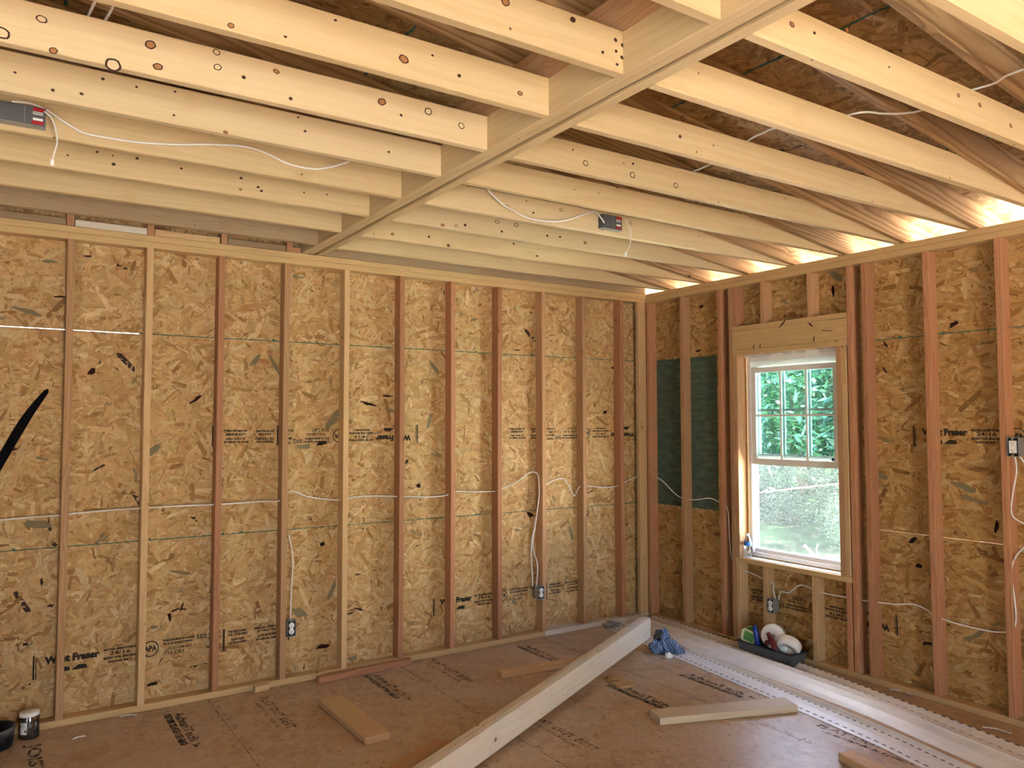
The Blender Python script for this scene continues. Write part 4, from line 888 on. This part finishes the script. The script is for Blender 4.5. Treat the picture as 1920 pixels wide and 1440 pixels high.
for (i0, i1, z0, z1) in ((0, 4, .078, .082), (0, 5, .070, .073), (0, 5, .064, .066), (4, 6, .038, .055)):
    for a, b in zip(lbl[i0:i1 + 1], lbl[i0 + 1:i1 + 1]): g.poly([(-4.566 + .0491 * math.cos(t_), -.158 + .0491 * math.sin(t_), z_) for t_, z_ in ((a + .02, z0), (b - .02, z0), (b - .02, z1), (a + .02, z1))])
JP(g, 'label_print', M_INK)
bk = empty('black_tub', (-4.735, -0.235, 0)); thing(bk, 'squat black tub beside the jar, cut off by the picture edge', 'tub'); bpy.context.view_layer.update()
cj = Matrix.Translation((-4.735, -0.235, 0.0008))
o = G().lathe([(0, 0), (.082, 0), (.095, .010), (.104, .060), (.106, .098), (.100, .104), (.094, .100), (.090, .030), (0, .022)], 40, cj).done('tub_body', M_BLACK); o.parent = bk; o.matrix_parent_inverse = bk.matrix_world.inverted()
o = G().lathe([(.100, .108), (.1085, .106), (.1085, .094), (.105, .092)], 40, cj).done('rim', M_DKGR); o.parent = bk; o.matrix_parent_inverse = bk.matrix_world.inverted()

# ================================================================== crumpled blue bag, clear wrapper, small scraps
def crumple(c, pts, rad, mat, name, seed, par=None):
    random.seed(seed); b = bmesh.new()
    for (x, y, z), (rx, ry, rz) in zip(pts, rad):
        r = bmesh.ops.create_icosphere(b, subdivisions=4, radius=1.0)
        ph = [random.uniform(0, 6) for _ in range(6)]
        for v in r['verts']:
            p = v.co.copy(); k = 1 + .16 * math.sin(5 * p.x + ph[0] + 3 * p.y) + .14 * math.sin(7 * p.y + ph[1] - 4 * p.z) + .10 * abs(math.sin(11 * p.z + ph[2] + 6 * p.x)) + .07 * abs(math.sin(17 * p.x + ph[3] + 13 * p.y))
            v.co = Vector((x + p.x * rx * k, y + p.y * ry * k, max(0.0008, z + p.z * rz * k)))
    me = bpy.data.meshes.new(name); b.to_mesh(me); b.free(); me.materials.append(mat)
    o = bpy.data.objects.new(name, me); COL.objects.link(o); o.location = c
    if par: o.parent = par
    return o
def bag_mat():
    t = NT('blue_bag_film'); o = t.n('ShaderNodeTexCoord').outputs['Object']; w = t.n('ShaderNodeTexWave', {0: t.map(o, (1, 1, 1), (0.3, 0.2, 0.7)), 1: 26.0, 2: 6.0, 3: 2.0}).outputs[1]
    c = t.ramp(w, [(0.25, (0.012, 0.025, 0.12)), (0.55, (0.025, 0.07, 0.26)), (0.85, (0.30, 0.44, 0.60))]); return t.bsdf(c, 0.28, 0.6, w, 0.6, 0.004)
bg = empty('plastic_bag', (-0.745, -0.86, 0)); thing(bg, 'crumpled dark blue plastic bag beside the end of the long beam', 'bag'); bpy.context.view_layer.update()
MB_ = bag_mat()
crumple((0, 0, 0), [(0.06, -.06, .04), (-.01, -.02, .035), (0.10, .03, .06), (.085, -.13, .028)], [(.06, .075, .045), (.045, .05, .04), (.05, .045, .07), (.035, .05, .026)], MB_, 'bag_film', 5, bg)
crumple((0, 0, 0), [(-.035, -.165, .018)], [(.022, .020, .018)], M_DEVICE, 'white_tag', 8, bg)
crumple((0, 0, 0), [(.075, .035, .085)], [(.04, .03, .045)], flat('grey_glove', (0.07, 0.065, 0.06), 0.8, 0.2), 'grey_bundle', 9, bg)
wr = crumple((-0.60, -0.185, 0), [(0, 0, .028), (.035, -.02, .02)], [(.05, .035, .03), (.03, .03, .022)], M_CLEAR, 'clear_wrapper', 12); thing(wr, 'crumpled clear plastic wrapper near the room corner', 'wrapper')
o = crumple((0, 0, 0), [(.01, 0, .05)], [(.012, .010, .010)], M_STEEL, 'foil', 13, wr)
def scrap(px, py, L, ang, m, label, cat='scrap', r=.0035, z=.006, name='cable_scrap', gr=None):
    c = at(px, py, 'z', 0); d = Vector((math.cos(ang), math.sin(ang), 0)); n_ = Vector((-d.y, d.x, 0))
    g = G().tube(smooth_path([c - d * L / 2 + Vector((0, 0, z)), c + n_ * L * .12 + Vector((0, 0, z + .002)), c + d * L / 2 + Vector((0, 0, z))], 5), r, 6)
    return thing(g.done(name, m), label, cat, gr)
scrap(503, 1290, .10, .5, M_CABLE, 'curved white cable scrap by the tiny pale block')
scrap(527, 1283, .06, 1.1, M_CABLE, 'short white cable scrap beside the curved one')
scrap(240, 1344, .09, -.3, M_CABLE, 'white scrap at the plate foot, between jar and tiny block')
scrap(148, 1385, .06, .2, M_CABLE, 'crumpled white scrap on the floor near the jar')
scrap(990, 1197, .07, .9, M_CABLE, 'white scrap against the bottom plate between narrow offcut and wall')
scrap(1689, 1299, .13, -1.4, M_CABLE, 'thin white curved scrap near the window wall plate')
scrap(1868, 1371, .13, -1.3, M_CABLE, 'thin white curved scrap close to the picture edge by the window wall')
scrap(843, 1335, .05, -.9, M_PALE, 'pale wood sliver on the floor', r=.003, name='wood_sliver')
scrap(1170, 1331, .10, -.6, M_RED, 'curled reddish splinter, nearer the pale wide board', r=.003, name='wood_sliver')
scrap(1103, 1329, .09, -.2, M_RED, 'curled brown splinter, nearer the long beam', r=.003, name='wood_sliver')
scrap(1072, 1305, .05, 1.2, M_PALE, 'pale splinter at the foot of the long beam', r=.004, name='wood_sliver')
scrap(670, 1322, .03, .6, M_STEEL, 'shiny nail near the wide flat offcut', r=.0018, z=.003, name='loose_nail')
# water bottle on the sill
bt = empty('water_bottle', (-0.045, -1.1270, 0.6478)); thing(bt, 'small clear water bottle standing on the window sill', 'bottle'); bpy.context.view_layer.update()
cj = Matrix.Translation((-0.052, -1.122, 0.6480))
for nm, pr, m in (('bottle_body', [(0, 0), (.026, 0), (.028, .004), (.028, .05), (.026, .055), (.028, .06), (.028, .115), (.020, .140), (.011, .155), (.011, .165)], M_CLEAR), ('label_band', [(.0285, .085), (.0288, .086), (.0288, .112), (.0285, .113)], flat('blue_label', (0.02, 0.16, 0.55), 0.4, 0.4)), ('cap', [(.0125, .150 + .008), (.0135, .158), (.0135, .172), (0, .173)], M_DEVICE)):
    o = G().lathe(pr, 24, cj).done(nm, m); o.parent = bt; o.matrix_parent_inverse = bt.matrix_world.inverted()
# sawdust and shavings
random.seed(21); g = G()
for k in range(1400):
    if k < 700: x = random.uniform(-4.4, -0.9); y = -0.10 - abs(random.gauss(0, .05))
    elif k < 900: x = -0.10 - abs(random.gauss(0, .05)); y = random.uniform(-3.2, -.5)
    else: x = random.uniform(-4.2, -0.8); y = random.uniform(-2.6, -.15)
    s = random.uniform(.002, .0065); a = random.uniform(0, 6.28); c = Vector((x, y, .0012)); d1 = Vector((math.cos(a), math.sin(a), 0)) * s * random.uniform(1, 2.2); d2 = Vector((-math.sin(a), math.cos(a), random.uniform(-.2, .5))) * s * .5
    g.poly([c - d1 - d2 * .2, c + d1 - d2 * .2, c + d1 * .8 + d2, c - d1 * .7 + d2], 0 if random.random() < .6 else 1)
sd = g.done('sawdust', [flat('pale_shavings', (0.6, 0.48, 0.33)), flat('dark_bark_bits', (0.14, 0.07, 0.035))]); sd['kind'] = 'stuff'; sd['label'] = 'wood shavings and bits scattered on the floor'; sd['category'] = 'sawdust'

# ================================================================== outdoors beyond the window
g = G(); nx, ny = 30, 24
def zg(x, y): return -0.55 + (0 if x < 3 else 0.15 * (x - 3) + 0.012 * (x - 3) ** 2) + 0.10 * math.sin(x * .9 + y * .6) * (1 if x > 2 else .2)
V = [[g.b.verts.new((x, y, zg(x, y))) for y in [-22 + 44 * j / ny for j in range(ny + 1)]] for x in [-22 + 48 * i / nx for i in range(nx + 1)]]
for i in range(nx):
    for j in range(ny): g.b.faces.new((V[i][j], V[i + 1][j], V[i + 1][j + 1], V[i][j + 1])).smooth = True
ground = g.done('ground', M_GROUND); struct(ground)
def leaf_ball(seed, n, rx, rz, mat, nm):
    random.seed(seed); b = bmesh.new(); cl = [(random.gauss(0, .55) * rx, random.gauss(0, .55) * rx, random.uniform(.12, 1.0) * rz) for _ in range(60)]
    for k in range(n):
        c0 = random.choice(cl); c = Vector((c0[0] + random.gauss(0, .16) * rx, c0[1] + random.gauss(0, .16) * rx, max(.02, c0[2] + random.gauss(0, .09) * rz)))
        L = random.uniform(.05, .11); d = Vector((random.gauss(0, 1), random.gauss(0, 1), random.gauss(-.4, .6))).normalized(); w = d.cross(Vector((random.gauss(0, 1), random.gauss(0, 1), random.gauss(0, 1)))).normalized() * L * .3
        vs = [b.verts.new(c - d * L), b.verts.new(c + w), b.verts.new(c + d * L), b.verts.new(c - w)]; b.faces.new(vs)
    me = bpy.data.meshes.new(nm); b.to_mesh(me); b.free(); me.materials.append(mat); return me
def stems(seed, rx, rz):
    random.seed(seed); g = G()
    for k in range(9):
        a = random.uniform(0, 6.28); e_ = Vector((math.cos(a) * rx * random.uniform(.3, .9), math.sin(a) * rx * random.uniform(.3, .9), rz * random.uniform(.5, 1)))
        g.tube(smooth_path([Vector((0, 0, -.1)), e_ * .4 + Vector((0, 0, .1)), e_], 4), lambda t: .03 * (1 - t) + .006, 6)
    return g
lm = [leaf_ball(31, 5200, 1.5, 3.4, M_LEAF1, 'foliage'), leaf_ball(32, 5200, 1.7, 4.2, M_LEAF2, 'foliage')]
sm = []
for s in (41, 42):
    o = stems(s, 1.4, 3.4).done('stems', M_TRUNK); sm.append(o.data); bpy.data.objects.remove(o)
SPOTS = [(7.4, 3.9, 0), (8.6, 2.6, 1), (9.4, 5.6, 0), (7.0, 6.0, 1), (10.4, 4.6, 1), (6.9, 1.9, 0), (11.2, 7.4, 0), (11.4, 2.8, 1)]
WHERE = ['straight out from the window, front row', 'front row, toward the far jamb side', 'second row behind the front bush', 'front row, toward the room corner side', 'back row behind the middle bush', 'half hidden by the far jamb, nearest', 'back row, deepest in the trees', 'back row, beyond the far jamb side']
for i, (x, y, k) in enumerate(SPOTS):
    r = empty('leafy_bush', (x, y, zg(x, y) - .05), i * 1.1); thing(r, 'leafy green bush outside the window, ' + WHERE[i], 'bush', 'bushes outside the window')
    o = bpy.data.objects.new('foliage', lm[k]); COL.objects.link(o); o.parent = r
    o = bpy.data.objects.new('stems', sm[k]); COL.objects.link(o); o.parent = r
for i, (x, y, k, sc, lb) in enumerate([(5.5, 1.75, 0, .22, 'low in the open window half, jamb side'), (5.9, 3.2, 1, .22, 'low in the open window half, corner side'), (6.1, 2.5, 0, .26, 'in the middle of the slope'), (6.4, 3.9, 1, .28, 'higher on the slope, corner side')]):
    r = empty('low_shrub', (x, y, zg(x, y) - .05), i * 2.1); r.scale = (sc, sc, sc); thing(r, 'low leafy shrub outside, ' + lb, 'shrub', 'shrubs on the slope')
    o = bpy.data.objects.new('foliage', lm[k]); COL.objects.link(o); o.parent = r
lt = leaf_ball(51, 11000, 1.9, 2.2, M_LEAF2, 'foliage')
for (x, y, zz, lb) in ((5.6, -1.3, 3.5, 'unseen tree added to shade the slope just outside, nearer the house'), (9.4, -0.6, 4.0, 'unseen tree added to shade the slope, farther from the house')):  # trees out of view, added to throw shade on the slope
    r = empty('unseen_shade_tree', (x, y, zg(x, y) - .1)); thing(r, lb, 'tree'); bpy.context.view_layer.update()
    o = bpy.data.objects.new('crown', lt); COL.objects.link(o); o.parent = r; o.location = (0, 0, zz)
    o = G().tube(smooth_path([(0, 0, -.1), (.05, .03, 2.0), (-.04, .05, zz + 1.2)], 5), lambda t: .13 - .08 * t, 10).done('trunk', M_TRUNK); o.parent = r
# pale fallen branch on the slope, string of red line across
g = G(); c = Vector((5.0, 1.75, zg(5, 1.75)))
def W_(px, py, x): return at(px, py, 'x', x)
g.tube(smooth_path([W_(1508, 1022, 4.4), W_(1522, 1036, 4.4), W_(1540, 1048, 4.35), W_(1552, 1060, 4.3)], 4), lambda t: .022 - .008 * (1 - t), 7)
g.tube(smooth_path([W_(1534, 1043, 4.4), W_(1531, 1030, 4.4), W_(1534, 1020, 4.4)], 4), .009, 6); g.tube(smooth_path([W_(1541, 1048, 4.35), W_(1543, 1058, 4.3)], 4), .010, 6)
thing(g.done('fallen_branch', M_BRANCH), 'pale fallen branch on the sunlit slope outside the window', 'branch')
g = G().tube([W_(1405, 926, 3.2), W_(1500, 914.5, 3.2), W_(1590, 905, 3.2)], .006, 6); thing(g.done('marking_string', flat('pink_string', (0.7, 0.12, 0.12))), 'thin pink string stretched outside across the open window half', 'string')

# ================================================================== light and camera
w = bpy.data.worlds.new('World'); SC.world = w; w.use_nodes = True; nt = w.node_tree; nt.nodes.clear()
sky = nt.nodes.new('ShaderNodeTexSky'); sky.sky_type = 'NISHITA'; sky.sun_disc = False; sky.sun_elevation = math.radians(58); sky.sun_rotation = math.radians(10); sky.air_density = 1.0; sky.dust_density = 1.5
bgn = nt.nodes.new('ShaderNodeBackground'); bgn.inputs[1].default_value = 0.9; outn = nt.nodes.new('ShaderNodeOutputWorld')
nt.links.new(sky.outputs[0], bgn.inputs[0]); nt.links.new(bgn.outputs[0], outn.inputs[0])
sun = bpy.data.lights.new('Sun', 'SUN'); sun.energy = 52.0; sun.angle = math.radians(0.6); sun.color = (1.0, 0.97, 0.93)
so = bpy.data.objects.new('Sun', sun); COL.objects.link(so)
sd_ = Vector((0.10, 0.62, -0.80)).normalized(); so.rotation_euler = sd_.to_track_quat('-Z', 'Y').to_euler()
def portal(loc, sx, sy, d):
    l = bpy.data.lights.new('DaylightPortal', 'AREA'); l.shape = 'RECTANGLE'; l.size = sx; l.size_y = sy; l.cycles.is_portal = True
    o = bpy.data.objects.new('DaylightPortal', l); COL.objects.link(o); o.location = loc; o.rotation_euler = Vector(d).to_track_quat('-Z', 'Y').to_euler()
portal((XL - .05, -5.95, 1.05), 0.9, 2.1, (1, 0, 0))
portal((0.13, -1.495, 1.40), 0.80, 1.50, (-1, 0, 0))
portal((-3.75, YF - .05, 1.17), 1.5, 2.36, (0, 1, 0))
cam = bpy.data.cameras.new('Camera'); co = bpy.data.objects.new('Camera', cam); COL.objects.link(co)
cam.sensor_width = 36.0; cam.lens = 36.0 * F_PX / 1920; cam.clip_start = 0.05; cam.clip_end = 200
M = Matrix((Rv, Uv, -Dv)).transposed().to_4x4(); M.translation = CAM; co.matrix_world = M
SC.camera = co
SC.view_settings.view_transform = 'Standard'; SC.view_settings.look = 'None'; SC.view_settings.gamma = 1.0; SC.view_settings.use_curve_mapping = False
SC.view_settings.exposure = 2.12
SC.cycles.use_denoising = True
SC.cycles.max_bounces = 12; SC.cycles.diffuse_bounces = 5; SC.cycles.use_adaptive_sampling = True; SC.cycles.adaptive_threshold = 0.03; SC.cycles.adaptive_min_samples = 16; SC.cycles.transparent_max_bounces = 12
SC.cycles.caustics_reflective = False; SC.cycles.caustics_refractive = False
SC.cycles.sample_clamp_indirect = 8.0
